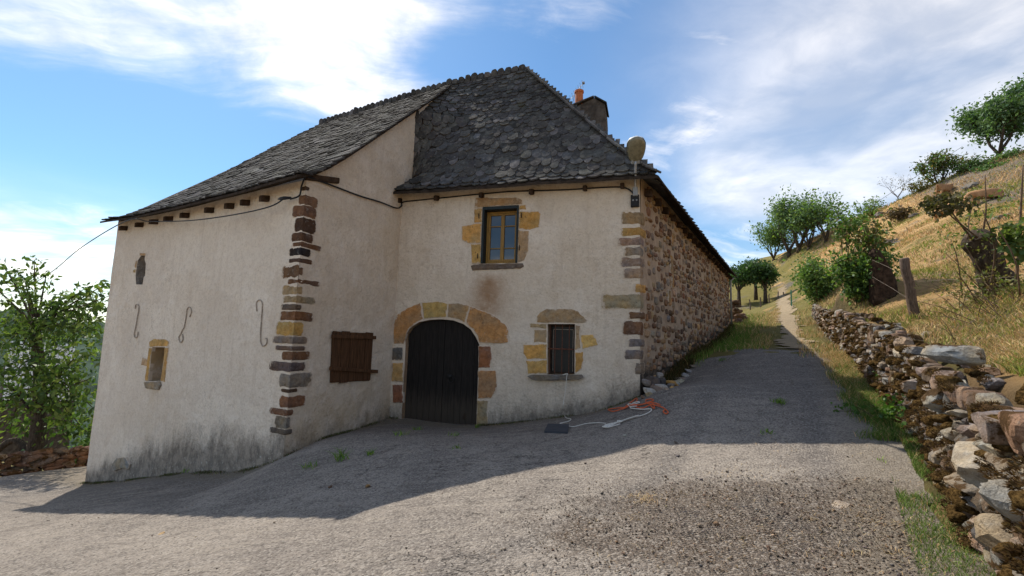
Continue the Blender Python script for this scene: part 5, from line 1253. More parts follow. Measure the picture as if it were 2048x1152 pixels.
# straw and grit on the asphalt
def flat_straw(n, cx, cy, sxx, syy, ln):
    x = rg_.normal(cx, sxx, n); y = rg_.normal(cy, syy, n); th = rg_.uniform(0, 2 * pi, n); L_ = ln * rg_.uniform(.4, 1.3, n); z = Z(x, y) + .012
    d = np.stack([np.cos(th) * L_, np.sin(th) * L_, rg_.normal(0, .006, n)], -1); sdv = np.stack([-np.sin(th), np.cos(th), 0 * th], -1) * .0013; p = np.stack([x, y, z], -1)
    V = np.stack([p - d / 2 - sdv, p - d / 2 + sdv, p + [0, 0, .012] + sdv, p + [0, 0, .012] - sdv, p + d / 2 + sdv, p + d / 2 - sdv], 1).reshape(-1, 3); o = np.arange(n)[:, None] * 6
    return V, np.concatenate([o + np.array([[0, 1, 2, 3]]), o + np.array([[3, 2, 4, 5]])]), np.repeat(cols([(.56, .42, .23), (.48, .33, .16)], n, rg_), 6, axis=0)
for px, py, n, sa, sb, ln in ((1290, 1000, 120, .10, .10, .05), (1460, 950, 60, .25, .16, .05), (1600, 1080, 110, .9, .5, .06), (1850, 1110, 80, .35, .25, .08), (1530, 880, 40, .12, .4, .05), (1650, 745, 50, .3, .8, .1)):
    g_ = gp(px, py); push(*flat_straw(n, g_[0], g_[1], sa, sb, ln))
for pl_, o0, o1, nn in ((PF, .02, .35, 160), (PS, .02, .3, 90), (PL, .02, .35, 120)):
    for _ in range(nn // 10):
        q = pl_.p(rnd.uniform(0, pl_.L), 0, rnd.uniform(o0, o1)); push(*flat_straw(10, q[0], q[1], .10, .06, .035))
for _ in range(22):
    s0 = rnd.uniform(3.5, 12); q = ST(s0, float(wall_t(s0)) - rnd.uniform(.15, .6)); push(*flat_straw(8, q[0], q[1], .15, .15, .06))
flush('straw', 'blade', 'loose bits of straw scattered over the gravel and asphalt', 'straw')
# gravel
def pebbles(n, fn, size, pal):
    base = np.array([(1, 0, 0), (-1, 0, 0), (0, 1, 0), (0, -1, 0), (0, 0, 1), (0, 0, -1.0)]); tri = np.array([(0, 2, 4), (2, 1, 4), (1, 3, 4), (3, 0, 4), (2, 0, 5), (1, 2, 5), (3, 1, 5), (0, 3, 5)])
    x, y = fn(n); n = len(x); r_ = size * np.exp(rg_.normal(0, .45, n)); th = rg_.uniform(0, 2 * pi, n); z = Z(x, y) + .010
    b = base[None] * rg_.uniform(.55, 1.2, (n, 6, 1)) * r_[:, None, None]; b[:, :, 2] *= .6; bx = b[:, :, 0] * np.cos(th)[:, None] - b[:, :, 1] * np.sin(th)[:, None]; by = b[:, :, 0] * np.sin(th)[:, None] + b[:, :, 1] * np.cos(th)[:, None]
    V = np.stack([bx + x[:, None], by + y[:, None], b[:, :, 2] + z[:, None]], -1).reshape(-1, 3); F = (np.arange(n)[:, None, None] * 6 + tri[None]).reshape(-1, 3)
    return V, F, np.repeat(cols(pal, n, rg_, .3), 6, axis=0)
PEB = [(.25, .205, .17), (.15, .125, .105), (.33, .275, .225), (.11, .09, .078), (.42, .35, .27), (.26, .195, .15)]
def patch(n):
    x = GP[0] + rg_.normal(0, 1.15, n); y = GP[1] - .25 + rg_.normal(0, .75, n); ok = np.hypot((x - GP[0]) / 2.4, (y - GP[1] + .25) / 1.45) < 1.05 + rg_.uniform(-.25, .12, n); s, t_ = to_st(x, y); ok &= t_ < wall_t(s) - .35; return x[ok], y[ok]
push(*pebbles(20000, patch, .0052, PEB))
def spread(n):
    s = rg_.uniform(0, 9, n); t_ = rg_.uniform(-10, .8, n); q = s[:, None] * SD + t_[:, None] * TD; ok = (np.array([nz(a * .8, b * .8, 6) for a, b in q]) > .0) & (q[:, 1] > 2.4); return q[ok, 0], q[ok, 1]
push(*pebbles(6000, spread, .0048, PEB))
flush('gravel', 'rubble', 'brown gravel scattered over the asphalt in the foreground', 'gravel')
# moss cushions on the dry stone wall
r6 = random.Random(8); Bm = []; Nm = []
for (s, c, l, dp, hh) in djobs:
    dist = np.linalg.norm(c - EYE)
    if nz(c[0] * .8, c[1] * .8, c[2] * 1.5) > -.22 and r6.random() < .7 and dist < 16:
        k = int(min(190, 1100 / dist))
        ctr = c + np.array([0, 0, hh * .25]) - T3 * dp * .28
        for _ in range(k):
            v = np.array([r6.gauss(0, 1), r6.gauss(0, 1), r6.gauss(0, 1)]); v /= np.linalg.norm(v); v[2] = abs(v[2]) * .8
            if v @ T3 > .3: v = v - 2 * (v @ T3) * T3
            Bm.append(ctr + S3 * (v @ S3) * l * .42 + T3 * (v @ T3) * dp * .32 + zup * v[2] * hh * .42); Nm.append(v)
mbm = MB()
for (s, c, l, dp, hh) in djobs:
    dist = np.linalg.norm(c - EYE)
    if nz(c[0] * .8, c[1] * .8, c[2] * 1.5) > -.22 and r6.random() < .55 and dist < 22:
        for _ in range(r6.randint(1, 2)):
            V, F = RKL[r6.randrange(12)]; k = r6.uniform(.03, .095); p = c - T3 * dp * r6.uniform(.22, .50) + S3 * l * r6.uniform(-.45, .45) + zup * hh * r6.uniform(-.1, .55)
            mbm.add(p[None] + (V * (1 + .35 * np.array([nz(a * 3 + k * 99, b * 3, c_ * 3) for a, b, c_ in V]))[:, None]) * [k * r6.uniform(.8, 1.7), k * r6.uniform(.8, 1.5), k * r6.uniform(.4, .8)], F)
mbm.build('moss_cushions', 'moss', dwall, True, kind='stuff')
Bm = np.array(Bm); Nm = np.array(Nm); n = len(Bm); jt = rg_.normal(0, .35, (n, 3)); D = Nm + jt; D /= np.linalg.norm(D, axis=1)[:, None]; hgt = rg_.uniform(.012, .034, n)[:, None]
sdv = np.cross(D, rg_.normal(0, 1, (n, 3))); sdv = sdv / np.linalg.norm(sdv, axis=1)[:, None] * .0055
V = np.stack([Bm - sdv, Bm + sdv, Bm + D * hgt], 1).reshape(-1, 3); F = np.arange(3 * n).reshape(-1, 3); o = part('moss', V, F, 'blade', dwall, np.repeat(cols(MOS, n, rg_, .35), 3, axis=0)); o['kind'] = 'stuff'
print('moss', n)

# ------------------------------------------------------------------ leaves and trees
def leaf_mesh(C, size, rng, col, droop=.4, asp=.5):
    n = len(C); a = rng.normal(0, 1, (n, 3)); a[:, 2] -= droop; a /= np.linalg.norm(a, axis=1)[:, None]; b = np.cross(a, rng.normal(0, 1, (n, 3))); b /= np.linalg.norm(b, axis=1)[:, None] + 1e-9
    nn = np.cross(a, b); L_ = (size * rng.uniform(.4, 1.5, n))[:, None]; w_ = L_ * asp * .5
    V = np.stack([C, C + a * L_ * .5 + b * w_ + nn * w_ * .35, C + a * L_, C + a * L_ * .5 - b * w_ + nn * w_ * .35], 1).reshape(-1, 3)
    F = np.arange(n * 4).reshape(-1, 4); return V, F, np.repeat(col, 4, axis=0)
def grow(p, d, L_, r, depth, rng, out, tips, spread=.6, up=.12, nsub=3, wig=.15):
    P = [np.array(p, float)]; R_ = [r]; d = np.array(d, float); d /= np.linalg.norm(d); k = 4
    for i in range(k):
        d = d + np.array([rng.gauss(0, wig), rng.gauss(0, wig), rng.gauss(0, wig) + up]); d /= np.linalg.norm(d); P.append(P[-1] + d * L_ / k); R_.append(r * (1 - .45 * (i + 1) / k))
    out.append((P, R_))
    if depth == 0:
        tips += P[1:]; return
    if depth == 1: tips += P[2:]
    for i in range(nsub):
        q = P[-1] if i == 0 else P[rng.randint(2, k)]; dd = d + np.array([rng.gauss(0, spread), rng.gauss(0, spread), rng.gauss(0, spread * .6) + .1])
        grow(q, dd, L_ * rng.uniform(.55, .8), R_[-1] * rng.uniform(.6, .85), depth - 1, rng, out, tips, spread, up, nsub, wig)
def tree(name, label, base, H, width, seed, pal, nleaf, lsize, cat='tree', group=None, trunk_r=None, bark='bark', trunk_frac=.3, depth=3, spread=.7, cl=.35, nsub=3, lean=(0, 0), droop=.4, flat=1.0):
    rng = random.Random(seed); nr_ = np.random.RandomState(seed); base = np.array(base, float)
    root = empty(name, base, label, cat, group); out = []; tips = []; tr_ = trunk_r or H * .035
    tl = H * trunk_frac; P = [base - [0, 0, .15], base + [lean[0] * .3, lean[1] * .3, tl * .5], base + [lean[0], lean[1], tl]]; out.append((P, [tr_ * 1.25, tr_, tr_ * .85]))
    for i in range(4):
        th = 2 * pi * (i + rng.random() * .6) / 4; grow(P[-1], (math.cos(th) * .7, math.sin(th) * .7, .9), H * .30, tr_ * .6, depth - 1, rng, out, tips, spread, .12, nsub)
    T_ = np.array(tips); ctr = base + [lean[0], lean[1], 0]
    lo, hi = T_[:, 2].min(), T_[:, 2].max(); z0, z1_ = base[2] + tl * .75, base[2] + H * .97
    rad_ = np.percentile(np.hypot(T_[:, 0] - ctr[0], T_[:, 1] - ctr[1]), 95); kx = width / 2 / rad_
    def fit(p):
        p = np.array(p, float); f = np.clip((p[2] - base[2] - tl) / max(1e-3, hi - base[2] - tl), 0, 1); w_ = sstep(0, .25, f) if p[2] > base[2] + tl else 0
        x = p[:2] - ctr[:2]; q = ctr[:2] + x * (1 + (kx - 1) * w_); z = p[2] if p[2] <= base[2] + tl else base[2] + tl + (p[2] - base[2] - tl) * (z1_ - base[2] - tl) / (hi - base[2] - tl); return np.array([q[0], q[1], z])
    mb = MB()
    for P, R_ in out: mb.add(*tube([fit(p) for p in P], R_, 5 if R_[0] < tr_ * .5 else 8))
    mb.build('trunk', bark, root, True)
    if nleaf:
        T2 = np.array([fit(p) for p in tips]); ck = nr_.uniform(.45, 1.3, len(T2)); idx = nr_.randint(0, len(T2), nleaf); keep = nr_.uniform(0, 1, nleaf) < ck[idx]; idx = idx[keep]
        C = T2[idx] + nr_.normal(0, cl, (len(idx), 3)) * [1, 1, .75 * flat]; cc = cols(pal, len(idx), nr_, .28) * (ck[idx] * .35 + .7)[:, None]
        V, F, C_ = leaf_mesh(C, lsize, nr_, cc, droop); part('crown', V, F, 'leaf', root, C_)
    return root
LG = [(.094, .171, .038), (.129, .214, .048), (.171, .256, .060), (.072, .137, .034)]
LD = [(.085, .163, .051), (.117, .202, .058), (.068, .129, .045)]
LB_ = [(.120, .197, .106), (.151, .240, .123), (.094, .163, .092)]
LO = [(.123, .123, .036), (.160, .131, .043), (.087, .094, .029)]
def base_g(px, py): p = ground_at(px, py, 4.0, 60); p = p.copy(); p[2] = z1(p[0], p[1]); return p
def base_at(px, py, Y_): p = at(px, py, Y_); p[2] = min(p[2], z1(p[0], p[1])); return p
# hillside wood on the skyline
for i, (px, py, Y_, H_, W_, sd_, lb) in enumerate([(1547, 508, 66, 6.0, 5.0, 1, 'leftmost and lowest tree of the row on the grassy skyline'), (1578, 500, 62, 7.6, 5.6, 2, 'second tree from the left in the row on the skyline'), (1598, 495, 60, 8.4, 5.6, 3, 'tallest dense tree of the row on the skyline'),
                                            (1617, 490, 58, 6.6, 4.5, 4, 'bushy tree right of the tallest one on the skyline'), (1652, 484, 56, 6.6, 4.0, 5, 'open airy tree at the right end of the skyline row')]):
    tree('hill_tree', lb, base_at(px, py, Y_) - [0, 0, .2], H_, W_, 40 + sd_, LB_ + LG[1:3], 4600 if i < 4 else 1700, .33, group='trees on the skyline', cl=.62, trunk_frac=.06)
for i, (px, py, Y_, H_, W_, lb) in enumerate([(1478, 600, 44, 4.4, 3.6, 'round pollard tree nearest the house at the end of the lane'), (1512, 600, 46, 4.2, 2.2, 'middle pollard tree at the end of the lane'), (1531, 602, 43, 3.9, 2.4, 'rightmost pollard tree at the end of the lane')]):
    tree('pollard_tree', lb, base_at(px, py, Y_), H_, W_, 60 + i, [(.045, .095, .03), (.06, .115, .035), (.035, .075, .026)], 4200, .26, group='pollards at the end of the lane', cl=.34, trunk_frac=.36, trunk_r=.17)
tree('hilltop_tree', 'large round bluish green tree on top of the hill', base_at(2000, 320, 40) - [0, 0, .2], 6.7, 6.8, 71, LB_ + LD, 12000, .30, cl=.50, trunk_frac=.10, nsub=4)
tree('hilltop_tree', 'brownish layered tree left of the big hilltop tree', base_at(1878, 384, 43) - [0, 0, .4], 4.4, 3.6, 72, LO + LD, 2300, .26, cl=.28, trunk_frac=.2, flat=.4)
tree('bare_tree', 'bare leafless pale tree on the hillside skyline', base_at(1797, 415, 46), 3.6, 3.0, 73, LO, 160, .12, bark='grey_bark', trunk_r=.06, cl=.2)
def bush(name, label, px, py, Y_, W_, H_, pal, n, ls, seed, group=None, cat='bush', flat=1.0):
    nr_ = np.random.RandomState(seed); rng = random.Random(seed); b = base_at(px, py, Y_) if Y_ else base_g(px, py); root = empty(name, b, label, cat, group); mb = MB(); tips = []
    for i in range(9):
        th = rng.uniform(0, 2 * pi); e = rng.uniform(.2, 1.0); tp = b + np.array([math.cos(th) * W_ * .45 * e, math.sin(th) * W_ * .45 * e, H_ * (1 - .45 * e * e) * rng.uniform(.7, 1)]); m = (b + tp) / 2 + [0, 0, H_ * .1]
        mb.add(*tube([b - [0, 0, .05], m, tp], [.03 * H_, .018 * H_, .006 * H_], 5))
        for f in (.2, .35, .5, .65, .8, .9, 1.0): tips.append(b * (1 - f) + tp * f + [0, 0, H_ * .1 * math.sin(pi * f)])
    mb.build('stems', 'twig', root, True); T_ = np.array(tips); idx = nr_.randint(0, len(T_), n); C = T_[idx] + nr_.normal(0, 1, (n, 3)) * [W_ * .12, W_ * .12, H_ * .10 * flat]; C[:, 2] = np.maximum(C[:, 2], Z(C[:, 0], C[:, 1]) + .02)
    V, F, C_ = leaf_mesh(C, ls, nr_, cols(pal, n, nr_, .3), .3); part('foliage', V, F, 'leaf', root, C_); return root
for i, (px, py, Y_, W_, H_, pal, lb) in enumerate([(1745, 432, 48, 3.6, 2.2, LG, 'light green bush on the skyline above the standing stone'), (1720, 446, 50, 2.6, 1.6, LD, 'low dark bush left of the light green skyline bush'), (1850, 388, 44, 3.6, 1.5, LO, 'low brown bush under the layered hilltop tree'), (1925, 352, 41, 3.4, 2.0, LO + LD, 'dark brownish scrub between the two hilltop trees'), (1955, 345, 40, 3.2, 1.4, LD, 'low green scrub left of the big hilltop tree'),
                                              (1800, 440, 40, 3.0, 1.2, [(.09, .065, .035), (.12, .085, .05)], 'brown withered scrub below the bare tree'), (2035, 325, 38, 3.2, 1.5, LD, 'dark scrub right of the big hilltop tree'), (1985, 350, 38, 3.0, 1.0, LD, 'low scrub just below the big hilltop tree'), (1855, 565, 16, .5, .22, LG, 'tiny green tuft on the slope right of the fence post')]):
    bush('scrub_bush', lb, px, py, Y_, W_, H_, pal, 900 if i < 8 else 350, .22 if i < 8 else .06, 90 + i, 'bushes on the hill')
# outcrops of grey rock on the slope
rr_ = random.Random(4)
for i, (px, py, Y_, w_, lb) in enumerate([(1948, 388, 31, 1.6, 'grey rock outcrop beside the cow'), (1780, 478, 32, 1.8, 'flat grey rock on the slope above the fence post'), (1800, 490, 30, 1.5, 'low grey rock under the withered scrub'), (1832, 425, 38, 1.2, 'small grey rock on the upper slope'), (1950, 372, 36, 2.0, 'dark grey rock near the hilltop'), (1722, 600, 14, .5, 'small brown rock at the foot of the shrubs'), (2010, 440, 20, 1.4, 'pale rock on the slope above the stump'), (1765, 430, 45, 1.6, 'pale rock below the light green skyline bush')]):
    p = base_at(px, py, Y_); V, F = rock(rr_, 3, .6, 7, .25); P = p[None] + V * [w_ / 2, w_ / 2.5, w_ * .22]; tag(part('hill_rock', P, F, 'rubble', None, vary((.20, .185, .17))), lb, 'rock', 'rocks on the hillside')

# shrubs beyond the dry stone wall ------------------------------------------------------------------
bush('leafy_shrub', 'dark green leafy shrub beside the lane, left of the larger shrub', 1635, 603, None, 2.6, 2.4, LG + LD[:1], 5600, .16, 120, cat='shrub')
bush('leafy_shrub', 'large dark green leafy shrub against the standing stone', 1722, 603, None, 1.7, 1.7, LG + LD[:1], 5200, .13, 121, cat='shrub')
tree('sapling', 'tall thin sapling with feathery leaves rising out of the shrubs', base_g(1697, 602), 3.4, .9, 122, LG, 900, .12, cat='sapling', trunk_r=.03, cl=.16, trunk_frac=.2, bark='twig')
tree('sapling', 'brownish leaved sapling behind the standing stone', base_g(1735, 599), 2.5, 1.1, 123, LO + LG[:2], 1000, .13, cat='sapling', trunk_r=.035, cl=.2, trunk_frac=.25, bark='twig')

# standing stone, post, wires, stump ------------------------------------------------------------------
Ps = [(1744, 600), (1744, 545), (1742, 505), (1746, 496), (1760, 499), (1772, 515), (1785, 540), (1794, 562), (1797, 580), (1796, 604)]
sp = Plane(at(1735, 600, 13.1)[:2], at(1805, 600, 12.8)[:2]); po = [sp.pix(*p) for p in Ps]; po[0] = (po[0][0], po[0][1] - .2); po[-1] = (po[-1][0], po[-1][1] - .2)
rsp = resample(po, .10); n = len(rsp); c = sum(rsp) / n; V = []
for off, k in ((.02, .80), (.02, .90), (-.05, 1.0), (-.28, 1.0), (-.38, .88)):
    for p in rsp: q = c + (p - c) * k; j_ = .05 * nz(p[0] * 4, p[1] * 4, off * 9); V.append(sp.p(q[0], q[1], off + j_ + (.04 if k == .80 else 0)))
F = [(k * n + i, k * n + (i + 1) % n, (k + 1) * n + (i + 1) % n, (k + 1) * n + i) for k in range(4) for i in range(n)] + [tuple(range(n))[::-1], tuple(4 * n + i for i in range(n))]
tag(part('standing_stone', V, F, 'dark_rock'), 'dark mossy upright stone slab with sloping top beside the shrubs', 'stone')
pA = at(1831, 636, 10.0); pB = at(1808, 516, 9.85); d = pB - pA; sdd = np.cross(d, [0, 1, 0]); V, F = tube([pA - d * .12, pA, pA + d * .3 + sdd * .012, pA + d * .55 - sdd * .012, pA + d * .8 + sdd * .015, pB - d * .02, pB], [.105, .10, .096, .092, .088, .090, .075], 11)
V = [np.array(v) + .010 * nz(v[0] * 14, v[1] * 14, v[2] * 3) * np.array([1, 1, 0]) for v in V]; tag(part('fence_post', V, F, 'post_wood', None, smooth=True), 'leaning weathered wooden fence post behind the dry stone wall', 'fence post')
st_b = at(2012, 606, 8.2); st_t = at(1958, 472, 7.9)
for k, (y1_, y2_, y3_) in enumerate(((548, 553, 557), (590, 584, 580))):
    cable('fence_wire', [at(1745, 520 + k * 34, 12.6), at(1780, (520 + k * 34 + y1_) / 2 + 2, 11.3), lerp(pA, pB, .62 - k * .34) - [0, .09, 0], at(1900, y2_ + 6, 9.0), at(1968, y3_, 8.0), at(2100, y3_ - 8, 7.0)], .0022, ('upper' if k == 0 else 'lower') + ' thin wire strung from the standing stone past the fence post', 'grey_iron', 'wire', 5, 4)
stump = empty('pollard_stump', st_b, 'thick leaning pollard stump with bare stems on the slope at right', 'stump')
d = st_t - st_b; sdd = np.array([1.0, -.1, .35]); V, F = tube(smooth_path([st_b - d * .15, st_b, st_b + d * .25 + sdd * .03, st_b + d * .5 - sdd * .02, st_b + d * .75, st_b + d * .92 - sdd * .04, st_t - sdd * .02, st_t + d * .10], 4), np.interp(np.linspace(0, 1, 29), [0, .15, .4, .6, .75, .86, .93, 1], [.30, .26, .225, .20, .215, .225, .17, .03]), 18)
V = [np.array(v) + .09 * noise.noise_vector(Vector(np.array(v) * 3.2)) for v in V]; V = [np.array(v) for v in V]; part('trunk', V, F, 'bark', stump, smooth=True)
def stem(P, r, parent): V, F = tube(smooth_path(P, 4), np.linspace(r, r * .35, (len(P) - 1) * 4 + 1), 6); part('stem', V, F, 'twig', parent, smooth=True); return P[-1]
tipsB = [stem([at(1945, 480, 7.9), at(1915, 440, 7.7), at(1895, 412, 7.6)], .022, stump), stem([at(1955, 475, 7.8), at(1900, 430, 7.6), at(1870, 400, 7.5)], .016, stump), stem([at(1965, 470, 7.9), at(1972, 420, 7.8), at(1970, 350, 7.7)], .018, stump), stem([at(1935, 478, 7.8), at(1938, 440, 7.9), at(1948, 400, 8.0)], .014, stump), stem([at(1925, 590, 8.0), at(1915, 520, 7.9), at(1902, 480, 7.9)], .012, stump), stem([at(1975, 600, 7.5), at(1990, 500, 7.2), at(1965, 420, 7.0)], .018, stump), stem([at(2030, 600, 7.4), at(2040, 450, 7.2), at(2046, 330, 7.1)], .026, stump), stem([at(2000, 600, 7.3), at(1960, 540, 7.2), at(1930, 490, 7.2)], .012, stump), stem([at(1990, 610, 7.5), at(1945, 560, 7.4), at(1890, 505, 7.5)], .010, stump), stem([at(2040, 590, 6.8), at(2030, 520, 6.6), at(1995, 455, 6.6)], .014, stump), stem([at(1950, 600, 7.7), at(1925, 560, 7.7), at(1880, 545, 7.7)], .008, stump), stem([at(1960, 606, 7.6), at(1935, 575, 7.6), at(1905, 530, 7.6)], .008, stump)]
nr_ = np.random.RandomState(9)
def leafcloud(name, ctrs, n, sig, size, pal, parent): 
    C = np.array(ctrs)[nr_.randint(0, len(ctrs), n)] + nr_.normal(0, 1, (n, 3)) * sig; V, F, C_ = leaf_mesh(C, size, nr_, cols(pal, n, nr_, .3), .5, .55); part(name, V, F, 'leaf', parent, C_)
leafcloud('foliage', [at(x, y, Y_) for x, y, Y_ in ((1862, 405, 7.5), (1880, 395, 7.6), (1900, 398, 7.6), (1920, 402, 7.7), (1895, 415, 7.5), (1875, 420, 7.5), (1930, 410, 7.7))], 520, [.09, .09, .05], .085, [(.08, .075, .028), (.06, .065, .022), (.10, .085, .04)], stump)
leafcloud('foliage', [at(x, y, Y_) for x, y, Y_ in ((2020, 460, 7.0), (2040, 455, 6.9), (2035, 480, 6.9), (2050, 500, 6.9), (2015, 480, 7.0), (2046, 515, 6.9))], 420, [.10, .10, .07], .11, [(.10, .15, .035), (.14, .19, .05), (.07, .12, .03)], stump)
leafcloud('foliage', [at(x, y, Y_) for x, y, Y_ in ((1945, 420, 7.8), (2000, 420, 7.4), (2010, 400, 7.3), (1905, 480, 7.8), (1990, 590, 7.5), (1960, 590, 7.6), (2030, 590, 7.0), (1940, 450, 7.8))], 380, [.14, .14, .14], .06, LO + LG, stump)
leafcloud('foliage', [at(x, y, Y_) for x, y, Y_ in ((1935, 560, 7.7), (1960, 540, 7.6), (1985, 565, 7.4), (2010, 580, 7.3), (1950, 585, 7.6), (1925, 590, 7.7), (2035, 560, 7.0), (1975, 500, 7.5))], 700, [.16, .16, .12], .055, [(.17, .17, .05), (.12, .14, .04), (.22, .19, .07), (.14, .10, .05)], stump)
# dry tangled twigs round the stump
mb = MB(); r7 = random.Random(2)
for k in range(70):
    p = base_at(r7.uniform(1905, 2060), 604, r7.uniform(6.6, 8.6)); v = np.array([r7.gauss(0, .35), r7.gauss(0, .3), r7.uniform(.1, .5)]); mb.add(*tube([p, p + v * .5 + [0, 0, .06], p + v], [.007, .005, .002], 4))
tg = mb.build('bramble_twigs', 'twig', None); tag(tg, 'tangle of dry bramble twigs around the foot of the pollard stump', 'brambles', kind='stuff')

# cows ------------------------------------------------------------------
def cow(px, py, Y_, heading, label, graze=False, sc=1.0):
    b = base_g(px, py) - [0, 0, .30]; h = np.array([math.cos(heading), math.sin(heading), 0]); sd = np.array([-h[1], h[0], 0]); J = {}
    def pt(f, s, z): return b + (h * f + sd * s + zup * z) * sc
    V = []; E = []; R_ = []
    def ad(p, r, prev=None):
        V.append(tuple(p)); R_.append(r); i = len(V) - 1
        if prev is not None: E.append((prev, i))
        return i
    pel = ad(pt(-.65, 0, 1.08), (.30, .34)); mid_ = ad(pt(-.1, 0, 1.0), (.36, .40), pel); sho = ad(pt(.5, 0, 1.06), (.30, .36), mid_)
    nk = ad(pt(.85, 0, .95 if graze else 1.25), (.16, .22), sho); hd_ = ad(pt(1.12, 0, .55 if graze else 1.42), (.13, .15), nk); mz = ad(pt(1.35, 0, .25 if graze else 1.25), (.085, .09), hd_)
    for sg in (-1, 1): ad(pt(1.05, sg * .22, .72 if graze else 1.50), (.04, .06), hd_)
    for f, o_ in ((.5, sho), (-.65, pel)):
        for sg in (-1, 1):
            k = ad(pt(f, sg * .2, .72), (.12, .13), o_); k2 = ad(pt(f + (.03 if f > 0 else -.08), sg * .2, .38), (.07, .075), k); ad(pt(f, sg * .2, .03), (.06, .06), k2)
    t1 = ad(pt(-.95, 0, 1.15), (.06, .06), pel); ad(pt(-1.02, 0, .55), (.03, .03), t1)
    me = bpy.data.meshes.new('cow'); me.from_pydata(V, E, []); me.materials.append(MATS['cow_fur']); o = bpy.data.objects.new('cow', me); COL.objects.link(o)
    m = o.modifiers.new('skin', 'SKIN'); m.use_smooth_shade = True
    for i, sv_ in enumerate(me.skin_vertices[0].data): sv_.radius = (R_[i][0] * sc, R_[i][1] * sc); sv_.use_root = i == 0
    s_ = o.modifiers.new('sub', 'SUBSURF'); s_.levels = 2; s_.render_levels = 2
    return tag(o, label, 'cow', 'cows on the hillside')
cow(1972, 408, 29, math.radians(168), 'tan cow standing on the slope beside the grey rock', True)
cow(1888, 392, 38, math.radians(20), 'pale tan cow higher up near the layered hilltop tree', False)
cow(1890, 436, 33, math.radians(250), 'tan cow half hidden behind the stump foliage', True)

# lane end: gate, posts, low ruin ------------------------------------------------------------------
gb = base_at(1583, 602, 28); gt = empty('metal_gate', gb, 'small green metal gate at the end of the dry stone wall', 'gate')
for dx in (0, .55):
    V, F = tube([gb + [dx * .6, dx, -.1], gb + [dx * .6, dx, 1.05]], .035, 6); part('gate_post', V, F, 'green_gate', gt)
for zz in (.25, .55, .85):
    V, F = tube([gb + [0, 0, zz], gb + [.33, .55, zz]], .018, 5); part('gate_rail', V, F, 'green_gate', gt)
for i, (px, py, Y_, H_) in enumerate(((1500, 604, 38, .9), (1538, 604, 40, .85), (1556, 602, 42, .9), (1568, 600, 44, .8), (1521, 606, 36, .8))):
    p = base_at(px, py, Y_); V, F = tube([p - [0, 0, .1], p + [.02, 0, H_ * .5], p + [.05 * (i % 3 - 1), 0, H_]], [.06, .055, .05], 6)
    tag(part('fence_post', V, F, 'post_wood'), ['thin fence post left of the far end of the lane', 'fence post at the far end of the lane', 'second fence post right of the lane end', 'farthest fence post beyond the lane', 'short pale post at the bend of the lane'][i], 'fence post', 'far fence posts')
rb = PE.p(PE.L + 1.6, 0, .05)[:2]; ruin = empty('ruined_wall', (rb[0], rb[1], z1(*rb)), 'low ruined stone wall sloping down beyond the far corner of the house', 'wall'); r8 = random.Random(6)
for k in range(46):
    u = r8.random(); hmax = 1.25 * (1 - u) ; a = .3 + u * 4.2; zz = r8.uniform(0, 1) * hmax; q = PE.p(PE.L + a, 0, .05 + r8.uniform(-.15, .25)); l = r8.uniform(.25, .5)
    V, F = RKL[r8.randrange(12)]; P = np.array([q[0], q[1], z1(q[0], q[1]) + zz])[None] + V * [l * .6, l * .6, l * .34]; part('stone', P, F, 'rubble', ruin, vary((.17, .115, .085), .3))

# left side: garden wall, tree, shed, far hills ------------------------------------------------------------------
gq = ST(4, -20.1); gw = empty('garden_wall', (gq[0], gq[1], z1(*gq)), 'low reddish dry stone wall at the left edge of the road', 'wall'); zo = 0.0
while zo < .62:
    hc = r8.uniform(.13, .19); s = -1.0 + r8.uniform(0, .3)
    while s < 8.5:
        l = r8.uniform(.25, .6); q = ST(s + l / 2, -20.15 + r8.uniform(-.06, .06)); V, F = RKL[r8.randrange(12)]; yaw = r8.gauss(0, .15)
        ex = np.array([*SD, r8.gauss(0, .1)]) * l * .64; ey = np.array([*TD, 0]) * .22; P = np.array([q[0], q[1], z1(q[0], q[1]) + zo + hc / 2])[None] + V[:, :1] * ex + V[:, 1:2] * ey + V[:, 2:3] * zup * hc * .72
        part('stone', P, F, 'dry_stone', gw, vary((.22, .135, .09) if r8.random() < .7 else (.28, .21, .15), .3)); s += l * .96
    zo += hc * .88
tb = at(70, 900, 16.5); tb[2] = z1(tb[0], tb[1]); lt = empty('walnut_tree', tb, 'leafy green tree with arching branches left of the house', 'tree'); out = []; nr_ = np.random.RandomState(31); r9 = random.Random(31)
crotch = at(80, 760, 16.3); c2 = at(72, 660, 16.0); mb = MB()
mb.add(*tube(smooth_path([tb - [0, 0, .3], (tb + crotch) / 2 + [.1, 0, 0], crotch, c2], 4), np.linspace(.26, .13, 13), 9)); mb.add(*tube(smooth_path([tb + [0, 0, .5], at(30, 880, 16.5), at(-20, 915, 16.2)], 4), np.linspace(.14, .10, 9), 7))
clus = []; hang = []
